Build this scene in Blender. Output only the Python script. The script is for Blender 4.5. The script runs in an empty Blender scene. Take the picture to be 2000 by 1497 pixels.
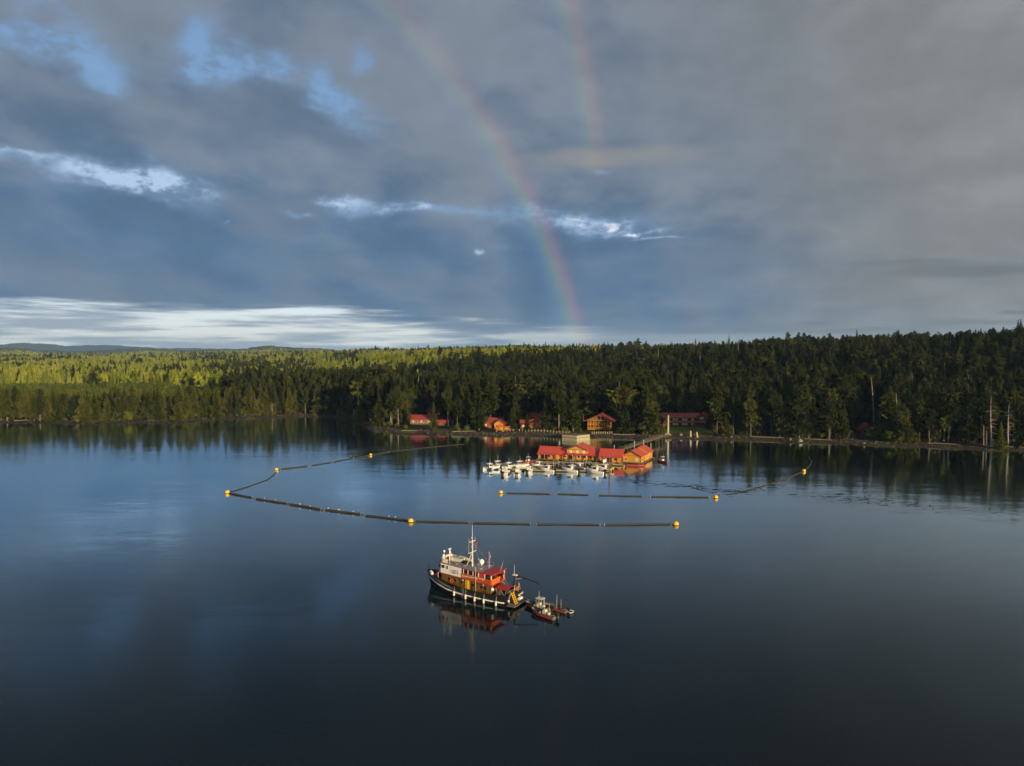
import bpy, bmesh, math, random
import numpy as np
from mathutils import Vector, Matrix
random.seed(7)
RNG = np.random.default_rng(11)
rad = math.radians
scene = bpy.context.scene
COL = scene.collection

# ------------------------------------------------------------------ camera
CAM_H = 42.0
FPX = 1388.0                      # focal length in pixels of a 2000 px wide frame
PITCH = math.atan((748.5 - 690.0) / FPX)
cam_data = bpy.data.cameras.new("camera")
cam_data.sensor_width = 36.0
cam_data.lens = FPX / 2000.0 * 36.0
cam_data.clip_start = 0.5
cam_data.clip_end = 60000.0
cam = bpy.data.objects.new("camera", cam_data)
cam.location = (0, 0, CAM_H)
cam.rotation_euler = (math.pi / 2 - PITCH, 0, 0)
COL.objects.link(cam)
scene.camera = cam

# survey helpers: where a line of sight meets the level z (used once, to find real positions in metres)
def ray(px, py):
    u = (px - 1000.0) / FPX
    v = (748.5 - py) / FPX
    c, s = math.cos(PITCH), math.sin(PITCH)
    return u, c + v * s, v * c - s
def G(px, py, z=0.0):
    x, y, w = ray(px, py)
    t = (z - CAM_H) / w
    return Vector((x * t, y * t, z))
def sky_dir(px, py):
    x, y, w = ray(px, py)
    return math.atan2(x, y), math.atan2(w, math.hypot(x, y))

# ------------------------------------------------------------------ sun, sky, exposure
SUN_EL = rad(8.0)
ANTI_AZ = rad(-35.7)              # azimuth of the point opposite the sun (0 = +Y, positive to +X)
SUN_AZ = ANTI_AZ + math.pi
sun_vec = Vector((math.sin(SUN_AZ) * math.cos(SUN_EL), math.cos(SUN_AZ) * math.cos(SUN_EL), math.sin(SUN_EL)))
sun_data = bpy.data.lights.new("sun", 'SUN')
sun_data.energy = 5.0
sun_data.angle = rad(0.53)
sun_data.color = (1.0, 0.79, 0.52)
sun = bpy.data.objects.new("sun", sun_data)
sun.rotation_euler = sun_vec.to_track_quat('Z', 'Y').to_euler()
sun.location = (300, -400, 300)
COL.objects.link(sun)
scene.view_settings.view_transform = 'Standard'
scene.view_settings.look = 'None'
scene.view_settings.gamma = 1.0
scene.view_settings.exposure = 0.5
scene.view_settings.use_curve_mapping = False
scene.render.engine = 'CYCLES'
scene.cycles.max_bounces = 4
scene.cycles.diffuse_bounces = 1
scene.cycles.glossy_bounces = 3
scene.cycles.transmission_bounces = 1
scene.cycles.volume_bounces = 0
scene.cycles.use_adaptive_sampling = True
scene.cycles.adaptive_threshold = 0.025
scene.cycles.adaptive_min_samples = 8
scene.cycles.transparent_max_bounces = 8

world = bpy.data.worlds.new("World")
scene.world = world
world.use_nodes = True
world.cycles.sampling_method = 'MANUAL'
world.cycles.sample_map_resolution = 128
WT = world.node_tree
WT.nodes.clear()

class X:
    """a socket in a node tree with arithmetic"""
    def __init__(s, t, o): s.t, s.o = t, o
    def _m(s, op, *a):
        n = s.t.nodes.new('ShaderNodeMath'); n.operation = op
        for i, q in enumerate((s,) + a):
            if isinstance(q, X): s.t.links.new(q.o, n.inputs[i])
            else: n.inputs[i].default_value = q
        return X(s.t, n.outputs[0])
    def __add__(s, b): return s._m('ADD', b)
    __radd__ = __add__
    def __mul__(s, b): return s._m('MULTIPLY', b)
    __rmul__ = __mul__
    def __sub__(s, b): return s._m('SUBTRACT', b)
    def __truediv__(s, b): return s._m('DIVIDE', b)
    def rsub(s, a): return s._m('MULTIPLY_ADD', -1.0, a)
    def exp(s): return s._m('EXPONENT')
    def max(s, b): return s._m('MAXIMUM', b)
    def min(s, b): return s._m('MINIMUM', b)
    def step(s, a, b):            # smoothstep a..b
        n = s.t.nodes.new('ShaderNodeMapRange'); n.interpolation_type = 'SMOOTHSTEP'
        s.t.links.new(s.o, n.inputs[0])
        n.inputs[1].default_value, n.inputs[2].default_value = (a, b) if a < b else (b, a)
        n.inputs[3].default_value, n.inputs[4].default_value = (0, 1) if a < b else (1, 0)
        return X(s.t, n.outputs[0])
def nvec(t, x, y, z=0.0):
    n = t.nodes.new('ShaderNodeCombineXYZ')
    for i, q in enumerate((x, y, z)):
        if isinstance(q, X): t.links.new(q.o, n.inputs[i])
        else: n.inputs[i].default_value = q
    return X(t, n.outputs[0])
def nnoise(t, v, scale, detail=4, rough=0.5, dist=0.0, color=False):
    n = t.nodes.new('ShaderNodeTexNoise')
    if t is WT: n.noise_dimensions = '2D'
    if v is not None: t.links.new(v.o, n.inputs['Vector'])
    n.inputs['Scale'].default_value = scale
    n.inputs['Detail'].default_value = detail
    n.inputs['Roughness'].default_value = rough
    n.inputs['Distortion'].default_value = dist
    return X(t, n.outputs['Color' if color else 'Fac'])
def nmix(t, f, a, b, mode='MIX'):
    n = t.nodes.new('ShaderNodeMix'); n.data_type = 'RGBA'; n.blend_type = mode
    for i, q in ((0, f), (6, a), (7, b)):
        if isinstance(q, X): t.links.new(q.o, n.inputs[i])
        elif i == 0: n.inputs[0].default_value = q
        else: n.inputs[i].default_value = (*q, 1.0)
    return X(t, n.outputs[2])
def nvm(t, op, a, b=None, scale=None):
    n = t.nodes.new('ShaderNodeVectorMath'); n.operation = op
    for i, q in ((0, a), (1, b)):
        if q is None: continue
        if isinstance(q, X): t.links.new(q.o, n.inputs[i])
        else: n.inputs[i].default_value = q
    if scale is not None: n.inputs['Scale'].default_value = scale
    return X(t, n.outputs[1] if op in ('DOT_PRODUCT', 'LENGTH') else n.outputs[0])

def build_sky():
    t = WT
    tc = t.nodes.new('ShaderNodeTexCoord')
    d = nvm(t, 'NORMALIZE', X(t, tc.outputs['Generated']))
    sp = t.nodes.new('ShaderNodeSeparateXYZ'); t.links.new(d.o, sp.inputs[0])
    x, y, z = (X(t, sp.outputs[i]) for i in range(3))
    az = x._m('ARCTAN2', y)
    alt = z._m('ARCSINE')
    zz = z.max(0.0) + 0.10
    plane = nvec(t, x / zz, y / zz, 0.0)              # the flat cloud deck seen in perspective
    n1 = nnoise(t, plane, 1.3, 4, 0.55)
    n2 = nnoise(t, plane, 0.45, 3, 0.5)
    ang = nvec(t, az, alt * 1.6, 0.0)
    nf = nnoise(t, ang, 11.0, 5, 0.58)
    warp = nnoise(t, ang, 6.0, 4, 0.55, 0.0, True)
    wv = nvm(t, 'SCALE', nvm(t, 'SUBTRACT', warp, (0.5, 0.5, 0.5)), None, 0.13)
    p = nvm(t, 'ADD', nvec(t, az, alt, 0.0), nvm(t, 'MULTIPLY', wv, (1.0, 0.55, 0.0)))
    p0 = nvec(t, az, alt, 0.0)
    def blobs(lst, pos):
        acc = None
        for (px, py, sx, sy, amp) in lst:
            a, b = sky_dir(px, py)
            k = math.cos(a) ** 1.5 / FPX
            mv = t.nodes.new('ShaderNodeVectorMath'); mv.operation = 'MULTIPLY_ADD'; t.links.new(pos.o, mv.inputs[0])
            mv.inputs[1].default_value = (1 / (sx * k), 1 / (sy * k), 0); mv.inputs[2].default_value = (-a / (sx * k), -b / (sy * k), 0)
            q = X(t, mv.outputs[0])
            g = nvm(t, 'DOT_PRODUCT', q, q)._m('MULTIPLY_ADD', -1.0, math.log(amp)).exp()
            acc = g if acc is None else acc + g
        return acc
    # --- cloud deck: grey above and to the right, blue-grey in the low middle
    (a0, e0), (a1, e1) = sky_dir(0, 310), sky_dir(950, 415)
    g1 = (e1 - e0) / (a1 - a0)
    above = (alt - (az * g1 + (e0 - a0 * g1)) + (nf - 0.5) * 0.12 + (n1 - 0.5) * 0.10).step(-0.06, 0.06)
    f = (alt * 0.8) + (az.max(-0.2) * 0.8) + above * 0.42 + (n1 - 0.5) * 0.42 + (nf - 0.5) * 0.5 + (n2 - 0.5) * 0.5 - 0.05
    deck = nmix(t, f.step(-0.10, 0.80), (0.086, 0.172, 0.305), (0.200, 0.242, 0.305))
    warm = (az * 1.3 + alt * 0.35 + (n2 - 0.5) * 0.5).step(0.12, 0.80)
    deck = nmix(t, warm, deck, (0.222, 0.234, 0.244))
    rgt = (az + (nf - 0.5) * 0.25).step(0.38, 0.85)
    deck = nmix(t, rgt * 0.75, deck, (0.30, 0.31, 0.315))
    shade = (n1.step(0.3, 0.75) * 0.09 + nf.step(0.25, 0.8) * 0.17 + 0.87)
    deck = nvm(t, 'MULTIPLY', deck, nvec(t, shade, shade, shade))
    n5 = nnoise(t, nvec(t, az, alt * 2.2 + az * 0.5, 0.0), 5.0, 5, 0.52)
    mott = n5.step(0.36, 0.72)
    deck = nmix(t, mott * (az.step(0.45, -0.1) * 0.38 + 0.12), deck, (0.225, 0.262, 0.315))
    deck = nmix(t, (n5.step(0.54, 0.26)) * (az.step(0.5, -0.1) * 0.36 + 0.14), deck, (0.088, 0.148, 0.235))
    # --- gaps in the deck
    blue = blobs([(60, 75, 130, 40, 0.95), (170, 135, 110, 30, 0.6), (395, 95, 50, 48, 0.95), (455, 135, 70, 32, 0.9),
                  (522, 140, 40, 30, 0.7), (625, 165, 34, 48, 0.75), (645, 213, 52, 26, 0.95), (725, 120, 28, 36, 0.7),
                  (80, 0, 80, 22, .5), (200, 165, 60, 20, 0.45), (40, 310, 90, 13, 0.45), (650, 380, 34, 10, 0.5), (990, 418, 60, 16, 0.55), (560, 418, 40, 10, 0.4),
                  (720, 400, 110, 18, 0.5), (280, 355, 150, 40, 0.5), (1160, 432, 130, 34, 0.6), (880, 410, 70, 14, 0.45), (1140, 343, 26, 5, 0.55), (700, 250, 70, 16, 0.4)], p)
    white = blobs([(240, 350, 85, 26, 1.1), (275, 375, 50, 18, 0.9), (355, 358, 70, 16, 0.8), (60, 302, 80, 10, 0.7),
                   (655, 380, 34, 11, 1.0), (802, 402, 36, 9, 1.2), (700, 388, 60, 8, 0.5), (570, 418, 30, 7, .6), (940, 487, 14, 6, 0.8), (1085, 428, 60, 22, 0.8), (1190, 432, 46, 20, 1.0),
                   (1245, 456, 70, 9, 0.9), (1285, 471, 50, 4, 0.8), (470, 433, 9, 6, 0.6)], p)
    n3 = nnoise(t, ang, 26.0, 4, 0.62)
    rag = (nf - 0.5) * 1.3 + (n3 - 0.5) * 1.0
    n4 = nnoise(t, nvec(t, az, alt * 2.2, 0.0), 60.0, 4, 0.6)
    tex = (nf * 0.45 + n3 * 0.33 + n4 * 0.22).step(0.36, 0.60)
    hb = (blue * (tex * 1.25 + 0.22)).step(0.0, 1.45)
    hw = (white * (tex * 1.5 + 0.10)).step(0.02, 1.45)
    # further gaps of the same kind all around the sky
    sk = t.nodes.new('ShaderNodeTexSky'); sk.sky_type = 'NISHITA'; sk.sun_disc = False
    sk.sun_elevation = SUN_EL; sk.sun_rotation = SUN_AZ; sk.air_density = 1.0; sk.dust_density = 0.6; sk.altitude = 40
    clear = nvm(t, 'SCALE', X(t, sk.outputs[0]), None, SKY_STRENGTH)
    clear = nmix(t, 0.6, clear, (0.22, 0.42, 0.78))
    c = nmix(t, (blue + white * 0.7 + rag * 0.25).step(0.0, 0.9) * 0.6, deck, (0.175, 0.28, 0.44))
    c = nmix(t, hb * 0.9, c, clear)
    c = nmix(t, hw * 0.95, c, (0.46, 0.62, 0.84))
    bright = blobs([(1190, 432, 40, 16, 1.0), (1250, 456, 60, 8, .9), (1100, 425, 30, 10, .6), (802, 402, 24, 6, .8), (655, 378, 18, 6, .6)], p)
    c = nmix(t, (bright * (tex * 1.5)).step(0.25, 1.1) * 0.9, c, (0.80, 0.82, 0.88))
    # pale lens cloud and dark lens clouds
    lens = blobs([(1230, 305, 170, 22, 1.0), (1120, 318, 90, 26, 0.6)], nvm(t, 'ADD', p0, nvm(t, 'SCALE', wv, None, 0.25)))
    c = nmix(t, lens.step(0.15, 1.2) * 0.65, c, (0.30, 0.295, 0.29))
    pl = nvm(t, 'ADD', p0, nvm(t, 'MULTIPLY', wv, (1.0, 0.12, 0)))
    dark = blobs([(1880, 530, 190, 18, 0.9), (1760, 515, 150, 9, 0.5), (1600, 628, 50, 5, 0.8), (1640, 647, 100, 8, 1.0), (1590, 660, 70, 8, .8),
                  (1760, 652, 110, 8, 0.9), (1900, 630, 130, 9, 0.7), (1985, 609, 50, 5, 1.0), (1450, 620, 60, 3, .5)], pl)
    c = nmix(t, (dark + rag * 0.25).step(0.3, 0.8) * 0.75, c, (0.150, 0.165, 0.185))
    # --- bright clear strip below the deck near the horizon, streaked
    st = nnoise(t, nvec(t, az * 2.6, alt * 44.0 - az * 1.0, 0.3), 1.6, 5, 0.55)
    edge = alt + (st - 0.5) * 0.030 + (az + 0.25).max(0.0) * 0.085
    st2 = nnoise(t, nvec(t, az * 3.6, alt * 48.0 + az * 2.0, 1.7), 1.7, 5, 0.6)
    strip = (edge + (st2 - 0.5) * 0.02).step(0.066, 0.050) * (az + (st - 0.5) * 0.45).step(0.14, -0.18)
    scol = nmix(t, alt.step(0.0, 0.07), (0.98, 0.96, 0.86), (0.84, 0.96, 1.0))
    scol = nmix(t, (st * 0.6 + st2 * 0.4).step(0.40, 0.58) * 0.88, scol, (0.28, 0.35, 0.45))
    c = nmix(t, strip * 0.95, c, scol)
    rstrip = (alt + (st - 0.5) * 0.02).step(0.030, 0.012) * az.step(0.0, 0.15) * az.step(0.62, 0.40)
    c = nmix(t, rstrip * 0.6, c, (0.46, 0.47, 0.46))
    # --- rainbow: 42 degrees round the point opposite the sun; the reflected-sun bow round the point opposite the sun's image in the water
    def bow(el, k, r0, flip, mask):
        ax = Vector((math.sin(ANTI_AZ) * math.cos(el), math.cos(ANTI_AZ) * math.cos(el), math.sin(el)))
        th = nvm(t, 'DOT_PRODUCT', d, tuple(ax))._m('ARCCOSINE') * (180 / math.pi)
        u = th - r0
        if flip: u = u * -0.6
        w = 0.62
        def g(o, s=w): 
            q = (u - o) / s
            return (q * q * -1.0).exp()
        return [(g(0.55) * 1.0 + g(-0.15) * 0.25) * k * mask, (g(-0.2) * 0.55 + g(0.4) * 0.2) * k * mask, (g(-0.95) * 0.38) * k * mask]
    m1 = alt.step(-0.01, 0.01) * (alt.step(0.42, 0.05) * 0.7 + 0.4)
    m2 = (alt + (nf - .5) * .04).step(0.20, 0.30)
    m3 = alt.step(0.12, 0.04) * alt.step(0.01, 0.04)
    b1 = bow(-SUN_EL, 0.098, 41.6, False, m1)
    b2 = bow(SUN_EL, 0.052, 41.7, False, m2)
    b3 = bow(-SUN_EL, 0.035, 52.3, True, m3)
    rb = nvec(t, b1[0] + b2[0] + b3[0], b1[1] + b2[1] + b3[1], b1[2] + b2[2] + b3[2])
    c = nvm(t, 'ADD', c, rb)
    bg = t.nodes.new('ShaderNodeBackground'); bg.inputs[1].default_value = SKY_GAIN
    t.links.new(c.o, bg.inputs[0])
    out = t.nodes.new('ShaderNodeOutputWorld'); t.links.new(bg.outputs[0], out.inputs[0])
SKY_STRENGTH = 0.10
SKY_GAIN = 0.72
build_sky()

# ------------------------------------------------------------------ materials
MATS = {}
def mat(name, col, rough=0.6, metal=0.0, var=0.12, scale=1.5, spec=0.4, bump=0.0, rnd=0.0):
    if name in MATS: return MATS[name]
    m = bpy.data.materials.new(name); m.use_nodes = True
    t = m.node_tree; b = t.nodes['Principled BSDF']
    b.inputs['Roughness'].default_value = rough
    b.inputs['Metallic'].default_value = metal
    b.inputs['Specular IOR Level'].default_value = spec
    tc = t.nodes.new('ShaderNodeTexCoord')
    nz = nnoise(t, X(t, tc.outputs['Object']), scale, 5, 0.6)
    k = nz * (2 * var) + (1 - var)
    if rnd:
        oi = t.nodes.new('ShaderNodeObjectInfo')
        k = k * (X(t, oi.outputs['Random']) * (2 * rnd) + (1 - rnd))
    c = nvm(t, 'MULTIPLY', nvec(t, k, k, k), tuple(col))
    t.links.new(c.o, b.inputs['Base Color'])
    if bump:
        bp = t.nodes.new('ShaderNodeBump'); bp.inputs['Strength'].default_value = bump; bp.inputs['Distance'].default_value = 0.05
        t.links.new(nnoise(t, X(t, tc.outputs['Object']), scale * 6, 3).o, bp.inputs['Height'])
        t.links.new(bp.outputs[0], b.inputs['Normal'])
    MATS[name] = m
    return m
def leaf_mat(name, c0, c1, trans=0.25):
    m = bpy.data.materials.new(name); m.use_nodes = True
    t = m.node_tree; t.nodes.clear()
    oi = t.nodes.new('ShaderNodeObjectInfo')
    tc = t.nodes.new('ShaderNodeTexCoord')
    nz = nnoise(t, X(t, tc.outputs['Object']), 0.35, 4, 0.65)
    r = X(t, oi.outputs['Random'])
    f = (r * 0.9 + (nz - 0.5) * 0.7).step(0.0, 1.0)
    c = nmix(t, f, c0, c1)
    k = nz * 0.7 + 0.65
    c = nvm(t, 'MULTIPLY', c, nvec(t, k, k, k))
    d = t.nodes.new('ShaderNodeBsdfDiffuse'); tr = t.nodes.new('ShaderNodeBsdfTranslucent')
    t.links.new(c.o, d.inputs[0]); t.links.new(c.o, tr.inputs[0])
    mx = t.nodes.new('ShaderNodeMixShader'); mx.inputs[0].default_value = trans
    t.links.new(d.outputs[0], mx.inputs[1]); t.links.new(tr.outputs[0], mx.inputs[2])
    o = t.nodes.new('ShaderNodeOutputMaterial'); t.links.new(mx.outputs[0], o.inputs[0])
    MATS[name] = m
    return m

# ------------------------------------------------------------------ mesh helpers
class MB:
    """collects simple solids; build() links them as one mesh object"""
    def __init__(s): s.v, s.f = [], []
    def add(s, vs, fs):
        o = len(s.v); s.v += [tuple(q) for q in vs]; s.f += [tuple(o + i for i in f) for f in fs]; return s
    def box(s, c, d, rz=0.0, tilt=None):
        hx, hy, hz = d[0] / 2, d[1] / 2, d[2] / 2
        M = Matrix.Rotation(rz, 3, 'Z')
        if tilt is not None: M = M @ tilt
        vs = [Vector(c) + M @ Vector((a * hx, b * hy, e * hz)) for e in (-1, 1) for a, b in ((-1, -1), (1, -1), (1, 1), (-1, 1))]
        return s.add(vs, [(3, 2, 1, 0), (4, 5, 6, 7), (0, 1, 5, 4), (1, 2, 6, 5), (2, 3, 7, 6), (3, 0, 4, 7)])
    def cyl(s, p0, p1, r0, r1=None, n=8, cap=True):
        r1 = r0 if r1 is None else r1
        p0, p1 = Vector(p0), Vector(p1); ax = (p1 - p0).normalized()
        u = ax.orthogonal().normalized(); w = ax.cross(u)
        vs = []
        for p, r in ((p0, r0), (p1, r1)):
            vs += [p + (u * math.cos(2 * math.pi * i / n) + w * math.sin(2 * math.pi * i / n)) * r for i in range(n)]
        fs = [(i, (i + 1) % n, n + (i + 1) % n, n + i) for i in range(n)]
        if cap: fs += [tuple(range(n - 1, -1, -1)), tuple(range(n, 2 * n))]
        return s.add(vs, fs)
    def tube(s, pts, r, n=6):
        for a, b in zip(pts[:-1], pts[1:]): s.cyl(a, b, r, r, n)
        return s
    def ball(s, c, r, sz=1.0, nu=12, nv=7, z0=-1.0):
        vs, fs = [], []
        a0 = math.asin(max(-1, z0))
        for j in range(nv + 1):
            a = a0 + (math.pi / 2 - a0) * j / nv
            for i in range(nu):
                b = 2 * math.pi * i / nu
                vs.append((c[0] + r * math.cos(a) * math.cos(b), c[1] + r * math.cos(a) * math.sin(b), c[2] + r * sz * math.sin(a)))
        for j in range(nv):
            for i in range(nu):
                k = (i + 1) % nu
                fs.append((j * nu + i, j * nu + k, (j + 1) * nu + k, (j + 1) * nu + i))
        fs.append(tuple(range(nu - 1, -1, -1)))
        return s.add(vs, fs)
    def loft(s, secs, cap=True):
        n = len(secs[0]); vs = [p for q in secs for p in q]; fs = []
        for j in range(len(secs) - 1):
            for i in range(n - 1):
                fs.append((j * n + i, j * n + i + 1, (j + 1) * n + i + 1, (j + 1) * n + i))
        if cap: fs += [tuple(range(n - 1, -1, -1)), tuple((len(secs) - 1) * n + i for i in range(n))]
        return s.add(vs, fs)
    def prism(s, poly, axis_vec):
        """poly: list of 3-D points, extruded by axis_vec"""
        n = len(poly); a = Vector(axis_vec)
        vs = [Vector(q) for q in poly] + [Vector(q) + a for q in poly]
        return s.add(vs, [tuple(range(n - 1, -1, -1)), tuple(range(n, 2 * n))] + [(i, (i + 1) % n, n + (i + 1) % n, n + i) for i in range(n)])
    def mesh(s, name, material=None, smooth=False, fix=True):
        me = bpy.data.meshes.new(name); me.from_pydata(s.v, [], s.f)
        if fix:
            bm = bmesh.new(); bm.from_mesh(me); bmesh.ops.recalc_face_normals(bm, faces=bm.faces); bm.to_mesh(me); bm.free()
        if smooth: me.polygons.foreach_set('use_smooth', [True] * len(me.polygons))
        if material: me.materials.append(material)
        me.update()
        return me
    def build(s, name, material, parent=None, smooth=False):
        o = bpy.data.objects.new(name, s.mesh(name, material, smooth)); COL.objects.link(o)
        if parent is not None: o.parent = parent
        return o
def empty(name, loc=(0, 0, 0), rz=0.0):
    o = bpy.data.objects.new(name, None); o.location = loc; o.rotation_euler = (0, 0, rz); o.empty_display_size = 0.5
    COL.objects.link(o); return o
def tag(o, label=None, cat=None, group=None, kind=None):
    if label: o['label'] = label
    if cat: o['category'] = cat
    if group: o['group'] = group
    if kind: o['kind'] = kind
    return o
def copy_tree(o, parent=None):
    c = o.copy(); COL.objects.link(c); c.parent = parent
    for ch in o.children: copy_tree(ch, c)
    return c

# ------------------------------------------------------------------ shore survey and terrain
#        px    waterline beach-top  plateau  flat   rise
SURV = [(-600, 826, 817, 12, 420, 2600), (-200, 828, 818, 12, 400, 2600), (0, 828, 818, 12, 380, 2500), (160, 830, 819, 12, 360, 2500),
        (354, 828, 819, 13, 330, 2300), (459, 819, 812, 14, 260, 2000), (600, 815, 809, 15, 200, 1600), (660, 819, 812, 16, 160, 1200),
        (705, 832, 823, 17, 150, 900), (730, 845, 834, 17, 140, 800), (780, 850, 839, 18, 110, 600), (900, 852, 845, 20, 80, 450),
        (1000, 853, 846, 21, 75, 380), (1100, 856, 847, 21, 70, 330), (1200, 858, 849, 21, 70, 300), (1300, 858, 850, 22, 70, 260),
        (1400, 861, 852, 23, 55, 230), (1550, 866, 856, 25, 25, 220), (1700, 872, 861, 27, 22, 210), (1850, 878, 867, 29, 20, 200),
        (2000, 885, 871, 31, 18, 200), (2300, 896, 880, 33, 18, 200), (2900, 910, 893, 34, 18, 200)]
S_AZ = np.array([math.atan((s[0] - 1000) / FPX) for s in SURV])
def _range(px, py, z):
    g = G(px, py, z); return math.hypot(g.x, g.y)
S_R = np.array([_range(s[0], s[1], 0.0) for s in SURV])
S_B = np.array([max(6.0, _range(s[0], s[2], 1.2) - _range(s[0], s[1], 0.0)) for s in SURV])
S_H = np.array([s[3] for s in SURV]); S_F = np.array([s[4] for s in SURV]); S_L = np.array([s[5] for s in SURV])
def shore_r(az): return np.interp(az, S_AZ, S_R) + 1.6 * np.sin(az * 61) + 1.0 * np.sin(az * 143 + 1)
def fbm(x, y, o=0.0):
    return (np.sin(x * .011 + o) * np.cos(y * .013 - o) + .5 * np.sin(x * .027 + 1.3 + o) * np.cos(y * .031 + .4) + .25 * np.sin(x * .071 + y * .05 + o))
def terrain(x, y):
    x = np.asarray(x, float); y = np.asarray(y, float)
    az = np.arctan2(x, y); r = np.hypot(x, y)
    s = r - shore_r(az)
    b = np.interp(az, S_AZ, S_B); hp = np.interp(az, S_AZ, S_H); fl = np.interp(az, S_AZ, S_F); ln = np.interp(az, S_AZ, S_L)
    beach = np.clip(s / b, -6, 1) * 1.2
    inner = np.clip((s - b) / 45.0, 0, 1) * 1.4
    t = np.clip((s - fl) / ln, 0, 1); t = t * t * (3 - 2 * t)
    h = beach + inner + t * hp
    k = np.clip((s - b) / 60, 0, 1)
    h = h + k * 0.35 * fbm(x * 2.5, y * 2.5) + np.clip((s - 150) / 600, 0, 1) * 2.2 * fbm(x * .7, y * .7, 2.0)
    up = np.interp(az, np.arctan((np.array([300, 700, 1000, 1400, 1800]) - 1000) / FPX), [0, 8, 13, 13, 6])
    h = h + up * np.clip((s - 280) / 1300, 0, 1)
    # rolling forest hills far inland
    far = np.clip((r - 3200) / 2600, 0, 1); far = far * far * (3 - 2 * far)
    h = h + far * (34 + 13 * np.sin(az * 17 + 1.0) + 10 * np.sin(az * 41 + 2.0) + 5 * np.sin(az * 90))
    return h
def ground(x, y): return float(terrain(np.array([x]), np.array([y]))[0])
def at(px, s):
    """point s metres inland of the waterline, on the bearing seen at px"""
    az = math.atan((px - 1000) / FPX); r = float(shore_r(np.array([az]))[0]) + s
    x, y = r * math.sin(az), r * math.cos(az)
    return Vector((x, y, ground(x, y)))

def terrain_mat():
    m = bpy.data.materials.new('shore_ground'); m.use_nodes = True
    t = m.node_tree; b = t.nodes['Principled BSDF']; b.inputs['Roughness'].default_value = 0.9; b.inputs['Specular IOR Level'].default_value = 0.15
    ge = t.nodes.new('ShaderNodeNewGeometry'); pos = X(t, ge.outputs['Position'])
    sp = t.nodes.new('ShaderNodeSeparateXYZ'); t.links.new(pos.o, sp.inputs[0]); z = X(t, sp.outputs[2])
    n = nnoise(t, pos, 0.12, 5, 0.6); nf = nnoise(t, pos, 0.9, 4, 0.6); nl = nnoise(t, pos, 0.006, 6, 0.6)
    beach = nmix(t, n.step(0.35, 0.7), (0.036, 0.026, 0.018), (0.060, 0.046, 0.032))
    weed = nmix(t, (n + (nf - .5) * .5).step(0.5, 0.62), beach, (0.050, 0.048, 0.012))
    beach = nmix(t, z.step(0.75, 0.35), beach, weed)
    wrack = nmix(t, ((z - 1.1)._m('ABSOLUTE').step(0.16, 0.03)) * nf.step(0.4, 0.6), beach, (0.12, 0.105, 0.075))
    floor = nmix(t, n.step(0.3, 0.7), (0.020, 0.019, 0.010), (0.032, 0.036, 0.012))
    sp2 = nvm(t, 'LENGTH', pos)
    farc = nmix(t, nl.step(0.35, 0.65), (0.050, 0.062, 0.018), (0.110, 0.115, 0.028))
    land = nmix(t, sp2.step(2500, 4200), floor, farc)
    c = nmix(t, (z + (n - .5) * .6).step(1.15, 1.75), wrack, land)
    t.links.new(c.o, b.inputs['Base Color'])
    bp = t.nodes.new('ShaderNodeBump'); bp.inputs['Strength'].default_value = 0.6; bp.inputs['Distance'].default_value = 0.3
    t.links.new(nf.o, bp.inputs['Height']); t.links.new(bp.outputs[0], b.inputs['Normal'])
    return m
def build_terrain():
    azs = np.radians(np.arange(-58, 58.01, 0.16))
    ss = np.concatenate([[-40, -20, -8, -3], np.arange(0, 20, 2.0), np.arange(20, 60, 5), np.arange(60, 400, 20), np.arange(400, 1500, 70),
                         np.arange(1500, 4000, 160), np.arange(4000, 9001, 300)])
    A, S = np.meshgrid(azs, ss, indexing='ij')
    R = shore_r(A) + S
    Xc, Yc = R * np.sin(A), R * np.cos(A)
    Z = terrain(Xc, Yc)
    # rough canopy of the farthest woods, too small to tell the trees apart
    Z = Z + np.where(R > 4300, 12.0 + RNG.uniform(-5, 7, R.shape), 0)
    V = np.stack([Xc, Yc, Z], -1).reshape(-1, 3)
    na, ns = A.shape
    i = np.arange(na * ns).reshape(na, ns)
    Fq = np.stack([i[:-1, :-1], i[:-1, 1:], i[1:, 1:], i[1:, :-1]], -1).reshape(-1, 4)
    me = bpy.data.meshes.new('terrain'); me.from_pydata(V.tolist(), [], Fq.tolist())
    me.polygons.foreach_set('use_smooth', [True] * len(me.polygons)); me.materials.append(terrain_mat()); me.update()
    if me.polygons[0].normal.z < 0: me.flip_normals()
    o = bpy.data.objects.new('terrain', me); COL.objects.link(o)
    tag(o, 'dark gravel shore and forest floor rising inland', None, None, 'structure')
build_terrain()

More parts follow.
